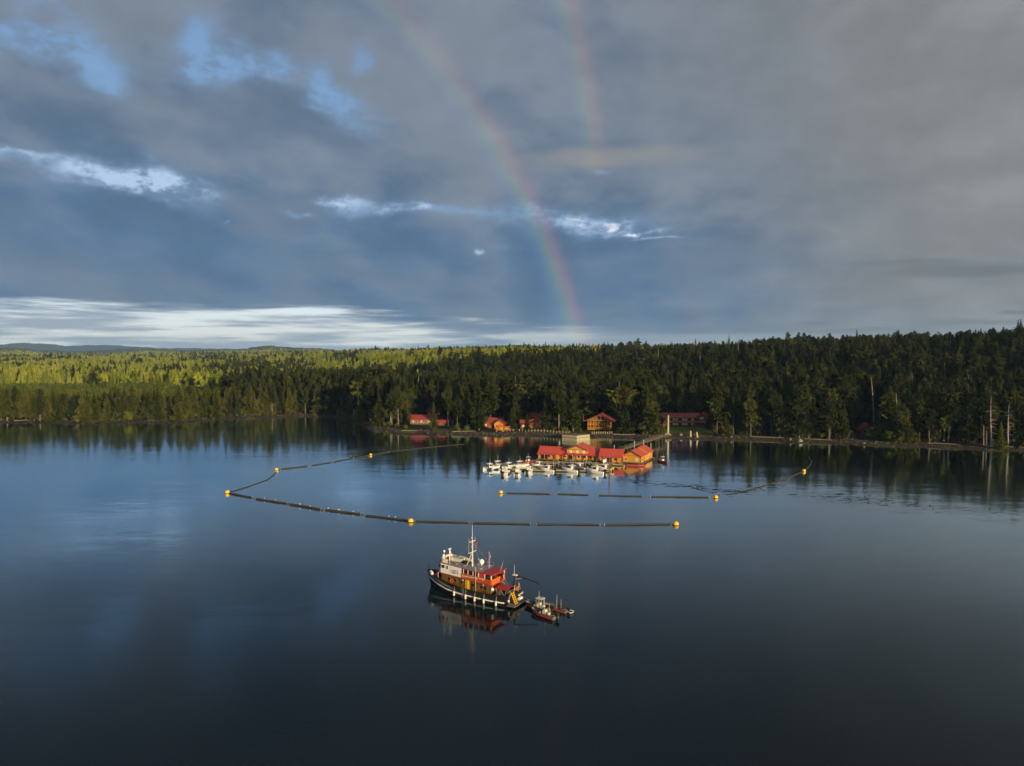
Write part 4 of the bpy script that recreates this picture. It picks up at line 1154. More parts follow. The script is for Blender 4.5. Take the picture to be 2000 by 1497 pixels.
# fence posts along the lodge beach
def fence(px0, px1, n, s, label):
    a = at(px0, s)
    o = empty('post_fence', a)
    prev = None
    for i in range(n):
        q = at(px0 + (px1 - px0) * i / (n - 1), s)
        h = random.uniform(1.0, 1.5)
        c = q - a
        MB().cyl((c.x, c.y, c.z - .3), (c.x, c.y, c.z + h), .17, .14, 7).build('post', PALE_WOOD, o)
        if prev is not None: MB().cyl((prev.x, prev.y, prev.z + .75), (c.x, c.y, c.z + .75), .045, n=5).build('rope', PALE_WOOD, o)
        prev = c
    tag(o, label, 'fence')
fence(984, 1112, 22, 11.5, 'row of pale posts along the beach before the orange cabins')
fence(1157, 1196, 10, 9.5, 'short row of pale posts below the yellow two-storey house')
# weathered pole and root wads on the beach
p = at(1305.5, 7)
o = empty('carved_pole', p)
MB().cyl((0, 0, -1), (.1, 0, 9.4), .62, .42, 12).build('shaft', PALE_WOOD, o)
MB().cyl((.1, 0, 9.4), (.1, 0, 9.9), .42, .2, 12).build('cap', PALE_WOOD, o)
rt = MB()
for i in range(11):
    a = i * .6; L = random.uniform(1.4, 2.6)
    rt.cyl((0, 0, random.uniform(.2, 1.5)), (L * math.cos(a), L * math.sin(a) * .8 - .6, random.uniform(-.4, .3)), .24, .08, 6)
rt.build('root', PALE_WOOD, o)
tag(o, 'tall pale weathered pole with splayed roots at the beach end of the gangway', 'pole')
for px, s, h, tl, lab in ((1350, 6, 2.8, 0.0, 'upright pale stump on the beach below the lodge lawn'), (1363.5, 5, 2.6, .28, 'leaning pale stump just right of the upright one below the lawn')):
    p = at(px, s)
    o = empty('beach_stump', p); 
    MB().cyl((-tl * 1.4, 0, h), (0, 0, -.5), .42, .55, 10).build('stem', PALE_WOOD, o)
    b = MB()
    for i in range(6): b.cyl((0, 0, .3), (1.0 * math.cos(i * 1.05), 1.0 * math.sin(i * 1.05), -.3), .22, .08, 5)
    b.build('root', PALE_WOOD, o)
    tag(o, lab, 'stump')
def rock(px, s, w, h, lab, m=STONE, name='boulder'):
    p = at(px, s); r = np.random.default_rng(int(px)); mb = MB(); mb.ball((0, 0, 0), 1.0, 1.0, 9, 6, -.5)
    mb.v = [(x * w * r.uniform(.8, 1.15) / 2, y * w * r.uniform(.7, 1.1) / 2, z * h * r.uniform(.85, 1.1)) for x, y, z in mb.v]
    o = mb.build(name, m); o.location = p; tag(o, lab, 'boulder')
rock(1565, 5, 2.4, 1.3, 'large pale boulder on the beach right of the lawn')
rock(1546, 7, 1.0, 1.0, 'small pale boulder left of the large pale boulder')
rock(1430, 8, 1.1, .8, 'tiny pale rock on the beach beside the low bushy spruce')
rock(1691, 5, 1.2, .8, 'tiny pale rock on the beach before the dark red cabin')
rock(1331, 7, 1.8, .9, 'pale rock on the beach just right of the tall pole')
# drift logs
for i, (px, s, L, a, lab) in enumerate([(1500, 9, 15, .05, 'long drift log on the beach below the twin-trunk conifer'), (1600, 9, 12, -.04, 'drift log on the beach left of the dark red cabin'), (1845, 10, 12, .06, 'pale drift log lying below the tallest ragged conifer'),
        (1985, 11, 14, .1, 'pale drift log on the beach at the right picture edge'), (1220, 9, 11, 0, 'drift log on the beach right of the yellow house'), (510, 13, 8, .03, 'long pale drift log at the back of the bay'), (300, 14, 7, -.05, 'pale drift log on the far left bank near the yellow-green bush'),
        (40, 14, 8, .02, 'drift log at the left end of the far left bank'), (905, 8, 12, .1, 'drift log on the beach left of the orange cabins'), (800, 12, 9, -.2, 'pale drift log heap edge below the left house'), (1745, 9, 9, .05, 'drift log on the beach under the round green bush')]):
    p = at(px, s)
    o = MB().cyl((-L / 2, 0, 0), (L / 2, 0, .05), .26, .15, 8).build('drift_log', DRIFT); o.location = p + Vector((0, 0, .15)); o.rotation_euler = (0, 0, a - math.atan((px - 1000) / FPX))
    tag(o, lab, 'log')

def beach_stones():
    r = np.random.default_rng(4); V, Fc = [], []
    for i in range(3600):
        px = r.uniform(-60, 2060); az = math.atan((px - 1000) / FPX)
        b = float(np.interp(az, S_AZ, S_B)); s = r.beta(2.0, 1.6) * (b + 4) - 1.0
        q = at(px, s); k = .10 + .55 * r.random() ** 3
        o = len(V)
        for dx, dy, dz in ((1, 0, 0), (0, 1, 0), (-1, 0, 0), (0, -1, 0), (0, 0, .7), (0, 0, -.6)):
            V.append((q.x + (dx + r.uniform(-.3, .3)) * k, q.y + (dy + r.uniform(-.3, .3)) * k, q.z + (dz + r.uniform(-.2, .2)) * k))
        for a, c in ((0, 1), (1, 2), (2, 3), (3, 0)): Fc += [(o + a, o + c, o + 4), (o + c, o + a, o + 5)]
    mb = MB(); mb.add(V, Fc)
    o = bpy.data.objects.new('beach_stones', mb.mesh('beach_stones', mat('beach_stone', (0.105, 0.090, 0.066), .9, var=.6, scale=.5, spec=.1), fix=False)); COL.objects.link(o)
    tag(o, 'scattered stones and pebbles along the tidal beach', None, None, 'stuff')
beach_stones()

# ------------------------------------------------------------------ boats
def hull_profile(L, B, f0, f1, t):
    hb = B / 2 * (1 - max(0.0, (t - .42) / .58) ** 2.3) * (.93 + .07 * min(1, t / .3))
    return max(hb, .03), f0 + (f1 - f0) * t ** 1.9
def hull_mb(L, B, f0, f1, draft=.35, rake=.10, n=12):
    secs = []
    for i in range(n + 1):
        t = i / n; hb, fz = hull_profile(L, B, f0, f1, t); x = t * L
        rk = rake * L * max(0, t - .6) / .4
        w = hb * (.90 - .30 * t)
        secs.append([(x, hb, fz), (x - rk * .35, hb * .96 - .02, fz * .55), (x - rk * .7, w, .02), (x - rk, w * .45, -draft * (1 - .7 * t)), (x - rk, 0, -draft * (1 - .6 * t)),
                     (x - rk, -w * .45, -draft * (1 - .7 * t)), (x - rk * .7, -w, .02), (x - rk * .35, -hb * .96 + .02, fz * .55), (x, -hb, fz)])
    mb = MB(); mb.loft(secs, cap=False)
    mb.add(secs[0], [tuple(range(8, -1, -1))])
    return mb
def deck_mb(L, B, f0, f1, drop, t0=0.0, t1=1.0, n=12, inset=.04):
    """deck surface inside the rail, with the inner bulwark face"""
    secs = []
    for i in range(n + 1):
        t = t0 + (t1 - t0) * i / n; hb, fz = hull_profile(L, B, f0, f1, t); hb = max(.01, hb - inset)
        secs.append([(t * L, hb, fz), (t * L, hb * .97, fz - drop), (t * L, -hb * .97, fz - drop), (t * L, -hb, fz)])
    mb = MB(); mb.loft(secs, cap=False); mb.add(secs[0], [(0, 1, 2, 3)]); mb.add(secs[-1], [(3, 2, 1, 0)])
    return mb
def rail_strip(L, B, f0, f1, zf, w, h, n=14, t0=0.0, t1=1.0, off=.02):
    """band following the hull side; zf(t, fz) = height"""
    mb = MB()
    for s in (-1, 1):
        prev = None
        for i in range(n + 1):
            t = t0 + (t1 - t0) * i / n; hb, fz = hull_profile(L, B, f0, f1, t); z = zf(t, fz)
            k = .96 + .04 * min(1, max(0, (z / fz - .55) / .45)) if z > .5 * fz else .9 + .06 * (z / fz) / .55
            y = s * (hb * k + off)
            rk = .10 * L * max(0, t - .6) / .4 * .35 * max(0, 1 - (z / fz - .55) / .45)
            q = [(t * L - rk, y, z - h / 2), (t * L - rk, y + s * w, z - h / 2), (t * L - rk, y + s * w, z + h / 2), (t * L - rk, y, z + h / 2)]
            if prev: mb.loft([prev + prev[:1], q + q[:1]], cap=False)
            else: mb.add(q, [(0, 1, 2, 3)])
            prev = q
        mb.add(prev, [(3, 2, 1, 0)])
    return mb
def outboard(parent, x, y, z, m=RUBBER, s=1.0):
    o = MB()
    o.loft([[(x - .30 * s, y - .20 * s, z), (x + .28 * s, y - .20 * s, z), (x + .28 * s, y + .20 * s, z), (x - .30 * s, y + .20 * s, z), (x - .30 * s, y - .20 * s, z)],
            [(x - .42 * s, y - .22 * s, z + .35 * s), (x + .30 * s, y - .22 * s, z + .35 * s), (x + .30 * s, y + .22 * s, z + .35 * s), (x - .42 * s, y + .22 * s, z + .35 * s), (x - .42 * s, y - .22 * s, z + .35 * s)],
            [(x - .34 * s, y - .15 * s, z + .58 * s), (x + .20 * s, y - .15 * s, z + .58 * s), (x + .20 * s, y + .15 * s, z + .58 * s), (x - .34 * s, y + .15 * s, z + .58 * s), (x - .34 * s, y - .15 * s, z + .58 * s)]])
    ob = o.build('outboard_motor', m, parent)
    MB().box((x - .02, y, z - .55 * s), (.26 * s, .14 * s, 1.1 * s)).build('leg', RUBBER, ob)
    return ob
def cruiser(L=6.3, B=2.45, motors=2, arch=True, motor_mat=None):
    o = empty('sport_boat')
    f0, f1 = .78, 1.30
    hull_mb(L, B, f0, f1).build('hull', WHITE, o, True)
    deck_mb(L, B, f0, f1, .45, 0.02, .62).build('cockpit', CREAM, o)
    fd = []
    for i in range(8):
        t = .50 + .49 * i / 7; hb, fz = hull_profile(L, B, f0, f1, t); hb = max(.01, hb - .05)
        fd.append([(t * L, hb, fz - .02), (t * L, hb * .6, fz + .22 * (1 - (i / 7) ** 2) + .04), (t * L, -hb * .6, fz + .22 * (1 - (i / 7) ** 2) + .04), (t * L, -hb, fz - .02)])
    MB().loft(fd).build('foredeck', WHITE, o, True)
    x0, x1, w = L * .36, L * .56, B * .34
    cab = MB()
    cab.loft([[(x0, w, .5), (x0, w * .88, 2.15), (x0, -w * .88, 2.15), (x0, -w, .5)], [(x1 - .25, w, .5), (x1 - .45, w * .88, 2.15), (x1 - .45, -w * .88, 2.15), (x1 - .25, -w, .5)]])
    cab.box(((x0 + x1) / 2 + .1, 0, 1.12), (x1 - x0 + .3, 2 * w + .06, .36))
    ca = cab.build('cabin', WHITE, o)
    MB().loft([[(x1 + .02, w * .95, 1.32), (x1 - .42, w * .86, 2.10), (x1 - .42, -w * .86, 2.10), (x1 + .02, -w * .95, 1.32)], [(x1 + .06, w * .95, 1.32), (x1 - .38, w * .86, 2.10), (x1 - .38, -w * .86, 2.10), (x1 + .06, -w * .95, 1.32)]]).build('windscreen', GLASS, ca)
    for s in (-1, 1):
        MB().prism([(x0 + .15, s * (w + .0), 1.36), (x1 - .3, s * (w + .0), 1.36), (x1 - .5, s * (w * .9), 2.02), (x0 + .15, s * (w * .9), 2.02)], (0, s * .05, 0)).build('side_window', GLASS, ca)
    MB().box(((x0 + x1) / 2 - .35, 0, 2.22), (x1 - x0 + .9, 2 * w + .25, .10)).build('hardtop', WHITE, o)
    for s in (-1, 1): MB().cyl((x0 - .5, s * w * .95, .75), (x0 - .45, s * w * .95, 2.2), .035, n=5).build('top_support', STEEL, o)
    ra = MB()
    for s in (-1, 1):
        pts = []
        for i in range(6):
            t = .55 + .43 * i / 5; hb, fz = hull_profile(L, B, f0, f1, t); pts.append((t * L, s * max(0, hb - .1), fz + .5))
            ra.cyl((t * L, s * max(0, hb - .1), fz), pts[-1], .02, n=4)
        ra.tube(pts, .025, 4)
    ra.build('bow_rail', STEEL, o)
    MB().cyl((x0 + .4, .3, 2.25), (x0 + .3, .35, 4.3), .03, .015, 4).build('antenna', WHITE, o)
    rd = MB(); rd.cyl((x0 + .2, -.3, 2.27), (x0 + .2, -.3, 2.5), .24, .2, 9); rd.build('radar', WHITE, o)
    for i in range(motors): outboard(o, -.18, (i - (motors - 1) / 2) * .62, .72, motor_mat or RUBBER, 1.15)
    bd = MB().box((L * .22, 0, .58), (.5, .9, .5)); bd.build('bait_box', CREAM, o)
    for s in (-.4, .4): MB().cyl((.15, s, .8), (-.25, s * 1.8, 3.0), .022, .012, 4).build('fishing_rod', BROWN, o)
    return o
CRUISER = None
def place(o, px, py, heading, z=0.0, label=None, cat='boat', group=None, scale=1.0, along=.5, L=6.3):
    """boat centred at the water point seen at (px, py); heading = compass-like angle of the bow, from +X counter-clockwise"""
    p = G(px, py)
    h = Vector((math.cos(heading), math.sin(heading), 0))
    q = p - h * (L * along * scale)
    o.location = (q.x, q.y, z); o.rotation_euler = (0, 0, heading); o.scale = (scale,) * 3
    tag(o, label, cat, group)
    return o
proto = cruiser(); PROTO_USED = False
BOATS = [  # px, py, heading in degrees from +X, scale
    (960, 917.5, 4, 1.0, 'leftmost white sport boat, lying side-on at the end of the outer dock'),
    (975, 912.5, -8, 1.0, 'white sport boat right behind the leftmost one, bow to the right'),
    (997, 915.5, 2, 1.0, 'white sport boat behind the two stern-on boats, third from the left'),
    (1018, 912.8, -14, .98, 'white sport boat with tall cabin just right of the third one'),
    (989, 926.0, 66, .95, 'white sport boat lying stern-on in the front row, leftmost there'),
    (1012, 927.0, 80, .95, 'white sport boat lying stern-on in the front row, middle one'),
    (1034.5, 922.5, 72, .92, 'white sport boat lying stern-on in the front row, rightmost there'),
    (1050, 912.0, 165, .85, 'small white cabin boat close to the leftmost float house'),
    (1068, 921.0, 154, .95, 'white sport boat, bow to the left, at the left cross dock'),
    (1113, 921.8, 150, 1.05, 'white sport boat, bow to the left, below the tall gabled house'),
    (1129, 916.5, 152, .95, 'white sport boat behind the one below the tall gabled house'),
    (1162, 924.5, 150, 1.12, 'large white sport boat nearest the tall dark pile'),
    (1179, 919.5, 150, 1.0, 'white sport boat half hidden behind the one nearest the tall pile'),
    (1180, 906.8, 95, .8, 'small white boat moored against the long float house, right part'),
]
for i, (px, py, hd, sc, lab) in enumerate(BOATS):
    b = proto if i == 0 else copy_tree(proto)
    place(b, px, py, rad(hd), 0, lab, 'boat', 'white sport boats at the marina', sc)
    if i == 12:
        for ch in b.children:
            if ch.name.startswith('outboard_motor'): ch.data = ch.data.copy(); ch.data.materials[0] = YELLOW

def workboat(L=5.8, B=2.2, hullm=None, console=True, mast=True, ttop=False, stripe=REDP, floor=BROWN, name='work_skiff'):
    o = empty(name); f0, f1 = .62, .98
    hull_mb(L, B, f0, f1, .3, .12).build('hull', hullm or ALU, o, True)
    deck_mb(L, B, f0, f1, .40, .02, .97).build('deck', floor, o)
    rail_strip(L, B, f0, f1, lambda t, z: z - .04, .05, .10, t1=.985).build('gunwale', BROWN, o)
    if stripe: rail_strip(L, B, f0, f1, lambda t, z: z * .62, .02, .34, t0=.02, t1=.93).build('stripe', stripe, o)
    if console:
        c = MB(); c.loft([[(L * .36, .36, .3), (L * .38, .34, 1.25), (L * .38, -.34, 1.25), (L * .36, -.36, .3)], [(L * .52, .36, .3), (L * .47, .34, 1.25), (L * .47, -.34, 1.25), (L * .52, -.36, .3)]])
        co = c.build('console', CREAM, o)
        MB().box((L * .465, 0, 1.45), (.05, .62, .4)).build('windscreen', GLASS, co)
        MB().box((L * .27, 0, .62), (.4, .8, .6)).build('seat', CREAM, o)
    if ttop:
        f = MB()
        for u in (.30, .50):
            for s in (-1, 1): f.cyl((L * u, s * .55, .35), (L * u, s * .5, 2.1), .03, n=5)
        f.cyl((L * .3, .5, 2.1), (L * .5, .5, 2.1), .03, n=5); f.cyl((L * .3, -.5, 2.1), (L * .5, -.5, 2.1), .03, n=5)
        f.build('frame', STEEL, o); MB().box((L * .40, 0, 2.14), (1.5, 1.25, .08)).build('canopy', CREAM, o)
    if mast:
        MB().cyl((L * .42, .3, .4), (L * .41, .3, 3.6), .035, .015, 5).build('antenna', WHITE, o)
        MB().cyl((L * .30, -.3, .4), (L * .30, -.3, 2.5), .03, .015, 5).build('light_mast', WHITE, o)
    outboard(o, -.22, 0, .62, RUBBER, 1.1)
    g = MB(); r = random.Random(L)
    for i in range(7): g.box((r.uniform(.6, L * .75), r.uniform(-.6, .6), f0 - .40 + .14), (r.uniform(.3, .8), r.uniform(.25, .5), .28), r.uniform(0, 3))
    g.build('gear', BROWN, o)
    for i in range(3): MB().cyl((L * (.6 + .1 * i), .25 * (-1) ** i, f0 - .38), (L * (.6 + .1 * i), .25 * (-1) ** i, f0 + .1), .2, n=9).build('bait_barrel', RUBBER if i else GREY, o)
    MB().tube([(L * .55, -.5, f0 - .3), (L * .7, .3, f0 - .25), (L * .82, -.2, f0 - .2), (L * .9, .1, f0)], .05, 5).build('rope', CREAM, o)
    rp = MB()
    for s in (-1, 1): rp.tube([(L * .12, s * B * .42, f0 + .02), (L * .05, s * B * .3, f0 + .25), (-.02, s * B * .2, f0 + .1)], .035, 5)
    rp.build('stern_rail', STEEL, o)
    return o
t1 = workboat(5.9, 2.25, None, True, True, False)
place(t1, 1061, 1202.5, math.atan2(3.3, -3.9), 0, 'red-striped work skiff with cream console, nearest the viewer behind the ship', 'skiff', 'work skiffs astern of the ship', .86, .5, 5.9)
t2 = workboat(6.2, 2.3, None, True, True, True, stripe=REDP)
place(t2, 1050, 1188.5, math.atan2(3.1, -4.2), 0, 'work skiff with cream canopy and tall antenna, tucked against the stern platform', 'skiff', 'work skiffs astern of the ship', .84, .5, 6.2)
t3 = workboat(6.2, 2.4, None, False, True, False, stripe=REDP, floor=BROWN)
place(t3, 1085, 1191.0, math.atan2(2.9, -4.1), 0, 'open work skiff at the outer right of the three behind the ship', 'skiff', 'work skiffs astern of the ship', .74, .5, 6.2)
rk = MB(); rk.tube([(-.1, -.5, .5), (-1.1, -.75, .35), (-1.35, 0, .3), (-1.1, .75, .35), (-.1, .5, .5)], .09, 6); rk.build('tow_frame', CREAM, t3)
# red and dark boats round the float houses
r = workboat(6.6, 2.4, REDP, True, True, True, stripe=None, name='red_boat'); place(r, 1035, 903.5, rad(10), 0, 'red open boat with white canopy left of the leftmost float house', 'boat', None, 1.0, .5, 6.6)
r = workboat(7.4, 2.4, REDP, False, False, False, stripe=REDP, name='red_barge'); place(r, 1243, 911.5, rad(-8), 0, 'long low dark red skiff moored before the orange boathouse', 'skiff', None, 1.0, .5, 7.4)
r = workboat(6.4, 2.5, REDP, True, True, True, stripe=None, name='red_boat'); place(r, 1295.5, 903.5, rad(-75), 0, 'red boat seen bow-on to the right of the boathouse', 'boat', None, 1.0, .5, 6.4)
# small fishing skiffs packed at the inner dock
sk = workboat(5.0, 1.8, None, False, True, False, stripe=REDP, name='fishing_skiff')
spots = [(1083, 912.5), (1091, 911.0), (1099, 913.0), (1106, 910.8), (1114, 912.2), (1092, 915.5), (1102, 916.8), (1082, 917.0), (1121, 910.5), (1146, 912.0), (1153, 910.8), (1140, 913.8)]
ORD = 'leftmost,second from the left,third from the left,fourth from the left,fifth from the left,sixth from the left,seventh from the left,eighth from the left,ninth from the left,third from the right,second from the right,rightmost'.split(',')
SKL = {i: 'open fishing skiff in the inner dock cluster, ' + ORD[n] for n, i in enumerate(sorted(range(len(spots)), key=lambda q: spots[q][0]))}
for i, (px, py) in enumerate(spots):
    b = sk if i == 0 else copy_tree(sk)
    place(b, px, py, rad(100 + random.uniform(-14, 14)), 0, SKL[i], 'skiff', 'fishing skiffs packed at the inner dock', random.uniform(.8, 1.0), .5, 5.0)

# ------------------------------------------------------------------ buoys and boom logs
def buoy(px, py, r, label):
    p = G(px, py)
    o = empty('yellow_buoy', (p.x, p.y, 0), random.uniform(0, 6))
    b = MB(); secs = []
    for z, k in ((-.5, .55), (-.2, .9), (.15, 1.0), (.55, .98), (.85, .8), (1.0, .45)):
        secs.append([(r * k * math.cos(2 * math.pi * i / 14), r * k * math.sin(2 * math.pi * i / 14), z * r * 1.25) for i in range(15)])
    b.loft(secs); b.build('float_body', YELLOW, o, True)
    c = MB(); c.cyl((0, 0, r * 1.2), (0, 0, r * 1.45), r * .16, n=8); c.build('lifting_eye', STEEL, o)
    w = MB()
    for i in range(14):
        a0, a1 = 2 * math.pi * i / 14, 2 * math.pi * (i + 1) / 14
        w.cyl((r * 1.0 * math.cos(a0), r * 1.0 * math.sin(a0), .06), (r * 1.0 * math.cos(a1), r * 1.0 * math.sin(a1), .06), .07, n=5)
    w.build('rubber_band', RUBBER, o)
    tag(o, label, 'buoy', 'yellow boom buoys')
for px, py, r, lab in ((444, 964, .72, 'yellow buoy at the far left corner of the log boom'), (540, 919, .68, 'yellow buoy at the upper bend of the left boom'), (724, 890, .62, 'yellow buoy in the dark reflection, end of the upper left boom'),
                       (802, 1020, .70, 'large yellow buoy midway on the front boom, above the ship bow'), (978, 964, .66, 'yellow buoy at the left end of the boom before the marina'), (1398, 973.5, .68, 'yellow buoy at the right end of the boom before the marina'),
                       (1570, 921.5, .66, 'yellow buoy alone in the dark forest reflection on the right'), (1320, 1026, .70, 'large yellow buoy at the right end of the front boom')):
    buoy(px, py, r, lab)
def boom(pts, r, label):
    P = [G(*q) for q in pts]
    c = P[0].copy()
    o = empty('boom_log', (c.x, c.y, 0))
    if len(P) == 2:
        b = MB(); n = 7; prev = None; d = (P[1] - P[0]); nn = Vector((-d.y, d.x, 0)).normalized(); kk = random.uniform(-.15, .15)
        for i in range(n):
            f = i / (n - 1); q = d * f + nn * kk * math.sin(f * 3.14) + Vector((0, 0, .12 + random.uniform(-.03, .04)))
            if prev is not None: b.cyl(prev, q, r * (1.05 - .16 * (i - 1) / n), r * (1.05 - .16 * i / n), 9, i in (1, n - 1))
            prev = q
        b.build('trunk', LOGM, o)
        e = MB(); u = d.normalized()
        for f0, f1 in ((.012, .022), (.978, .988)): e.cyl(d * f0 + Vector((0, 0, .12)), d * f1 + Vector((0, 0, .12)), r * 1.12, n=9)
        e.build('chain_collar', STEEL, o)
    else:
        b = MB(); b.tube([q - c + Vector((0, 0, .08)) for q in P], r, 7); b.build('float_line', LOGM, o)
        e = MB()
        for q in P[1:-1]: e.cyl(q - c + Vector((0, 0, .05)), q - c + Vector((0, 0, .3)), r * 1.4, r, 8)
        e.build('joint', RUBBER, o)
    tag(o, label, 'log', 'boom logs round the marina')
LOGS = [([(448, 964.5), (494, 973.5)], .42, 'boom log tied to the far left corner buoy, front side'), ([(500, 975.5), (563, 985)], .42, 'second boom log of the front boom from the far left corner'),
        ([(565, 986), (629, 997)], .46, 'third and thickest boom log of the front boom from the far left corner'), ([(634, 997), (707, 1006)], .44, 'fourth boom log of the front boom from the far left corner'),
        ([(713, 1008), (796, 1018)], .38, 'boom log just left of the large midway buoy'), ([(809, 1019), (918, 1022)], .30, 'thin boom log just right of the large midway buoy'),
        ([(921, 1022.5), (1038, 1025)], .30, 'boom log right behind the ship mast'), ([(1045, 1025), (1174, 1026)], .30, 'long boom log in the right half of the front boom'),
        ([(1178, 1026), (1313, 1025)], .32, 'boom log ending at the right large buoy of the front boom'),
        ([(447, 962.5), (470, 956), (491, 949)], .24, 'thin float line leaving the far left corner buoy towards the bend'), ([(494, 948), (522, 938), (534, 929), (540, 922)], .24, 'curved float line just below the upper bend buoy'),
        ([(546, 917.5), (602, 911)], .36, 'boom log just right of the upper bend buoy'), ([(607, 910.5), (647, 904)], .28, 'second boom log right of the upper bend buoy'), ([(650, 903.5), (690, 896)], .26, 'third boom log right of the upper bend buoy'),
        ([(690, 896), (719, 890.5)], .40, 'weedy boom log ending at the buoy in the dark reflection'), ([(729, 888.5), (760, 883)], .40, 'weedy boom log just right of the buoy in the dark reflection'),
        ([(762, 882.5), (830, 875), (905, 868)], .16, 'faint float line leading from the weedy log to the beach'),
        ([(987, 964), (1076, 966)], .28, 'first boom log of the marina boom beside its left buoy'), ([(1087, 966), (1150, 968)], .28, 'second boom log of the marina boom'),
        ([(1167, 968.5), (1256, 970.5)], .28, 'third boom log of the marina boom'), ([(1268, 971), (1387, 972.5)], .28, 'fourth boom log of the marina boom beside its right buoy'),
        ([(1420, 967), (1450, 961), (1480, 953)], .22, 'weedy float line right of the marina boom'), ([(1482, 952.5), (1530, 938), (1565, 923)], .26, 'float line rising to the lone buoy on the right'),
        ([(1573, 919), (1583, 908), (1585, 901), (1580, 894)], .22, 'curved float line beyond the lone buoy on the right')]
for pts, r, lab in LOGS: boom(pts, r * .68, lab)
# gulls resting on the logs
def gull(px, py, label):
    p = G(px, py); o = empty('gull', (p.x, p.y, .46), random.uniform(0, 6.28))
    b = MB(); secs = []
    for x, rr, z in ((-.30, .015, .13), (-.16, .07, .12), (0, .105, .12), (.12, .085, .15), (.19, .05, .23), (.24, .055, .29), (.29, .04, .30), (.32, .012, .29), (.36, .006, .285)):
        secs.append([(x, rr * math.cos(2 * math.pi * i / 8), z + rr * math.sin(2 * math.pi * i / 8)) for i in range(9)])
    b.loft(secs)
    for s in (-.04, .04): b.cyl((.02, s, .06), (.03, s, -.03), .012, n=4)
    b.build('body', WHITE, o, True)
    w = MB()
    for s in (-1, 1): w.add([(.10, s * .085, .19), (-.10, s * .115, .15), (-.34, s * .03, .13), (-.05, s * .06, .23)], [(0, 1, 2, 3)])
    w.build('wing', GREY, o)
    tag(o, label, 'bird', 'gulls on the boom logs')
GL = ['leftmost gull, on the second log', 'right gull on the second log', 'left gull on the third log', 'right gull on the third log', 'left gull on the fourth log', 'middle gull on the fourth log', 'right gull on the fourth log', 'left gull just before the midway buoy', 'gull nearest the midway buoy']
for px, py in ((517, 977.6), (538, 980.8), (586, 989.2), (606, 992.8), (641, 997.5), (662, 1000.0), (690, 1003.5), (760, 1013), (772, 1014.6)):
    gull(px, py, 'tiny white gull on the front boom, ' + GL.pop(0))

# ------------------------------------------------------------------ floating kelp streaks
def kelp():
    m = mat('kelp_fronds', (0.016, 0.014, 0.006), 0.95, var=0.4, scale=2.0, spec=0.03)
    r = random.Random(5); V, Fc = [], []
    lines = [((1330, 948), (1420, 962), 90, 2.6), ((1200, 936), (1340, 952), 60, 2.2), ((1420, 966), (1530, 946), 70, 2.0), ((1560, 968), (1740, 976), 50, 3.5), ((1640, 975), (1830, 990), 45, 3.6), ((690, 894), (760, 882), 130, 1.2), ((1800, 992), (2000, 998), 20, 2.6), ((720, 868), (900, 858), 40, 2.0)]
    for a, b, n, sp in lines:
        for i in range(n):
            f = r.random(); q = G(a[0] + (b[0] - a[0]) * f, a[1] + (b[1] - a[1]) * f + r.gauss(0, 1.0))
            q += Vector((r.gauss(0, sp), r.gauss(0, sp * .8), 0))
            L, w, an = r.uniform(.4, 1.6), r.uniform(.06, .22), r.gauss(.0, .5)
            o = len(V); c, s = math.cos(an), math.sin(an)
            for u, v, z in ((-L, 0, -.01), (-L * .3, w, .02), (L * .5, w * .8, .025), (L, 0, -.005), (L * .4, -w, .02), (-L * .4, -w * .8, .02)):
                V.append((q.x + u * c - v * s, q.y + u * s + v * c, z + .012))
            Fc.append(tuple(range(o, o + 6)))
    mb = MB(); mb.add(V, Fc); o = bpy.data.objects.new('kelp', mb.mesh('kelp', m, fix=False)); COL.objects.link(o)
    tag(o, 'dark streaks of kelp floating on the still water', None, None, 'stuff')
kelp()

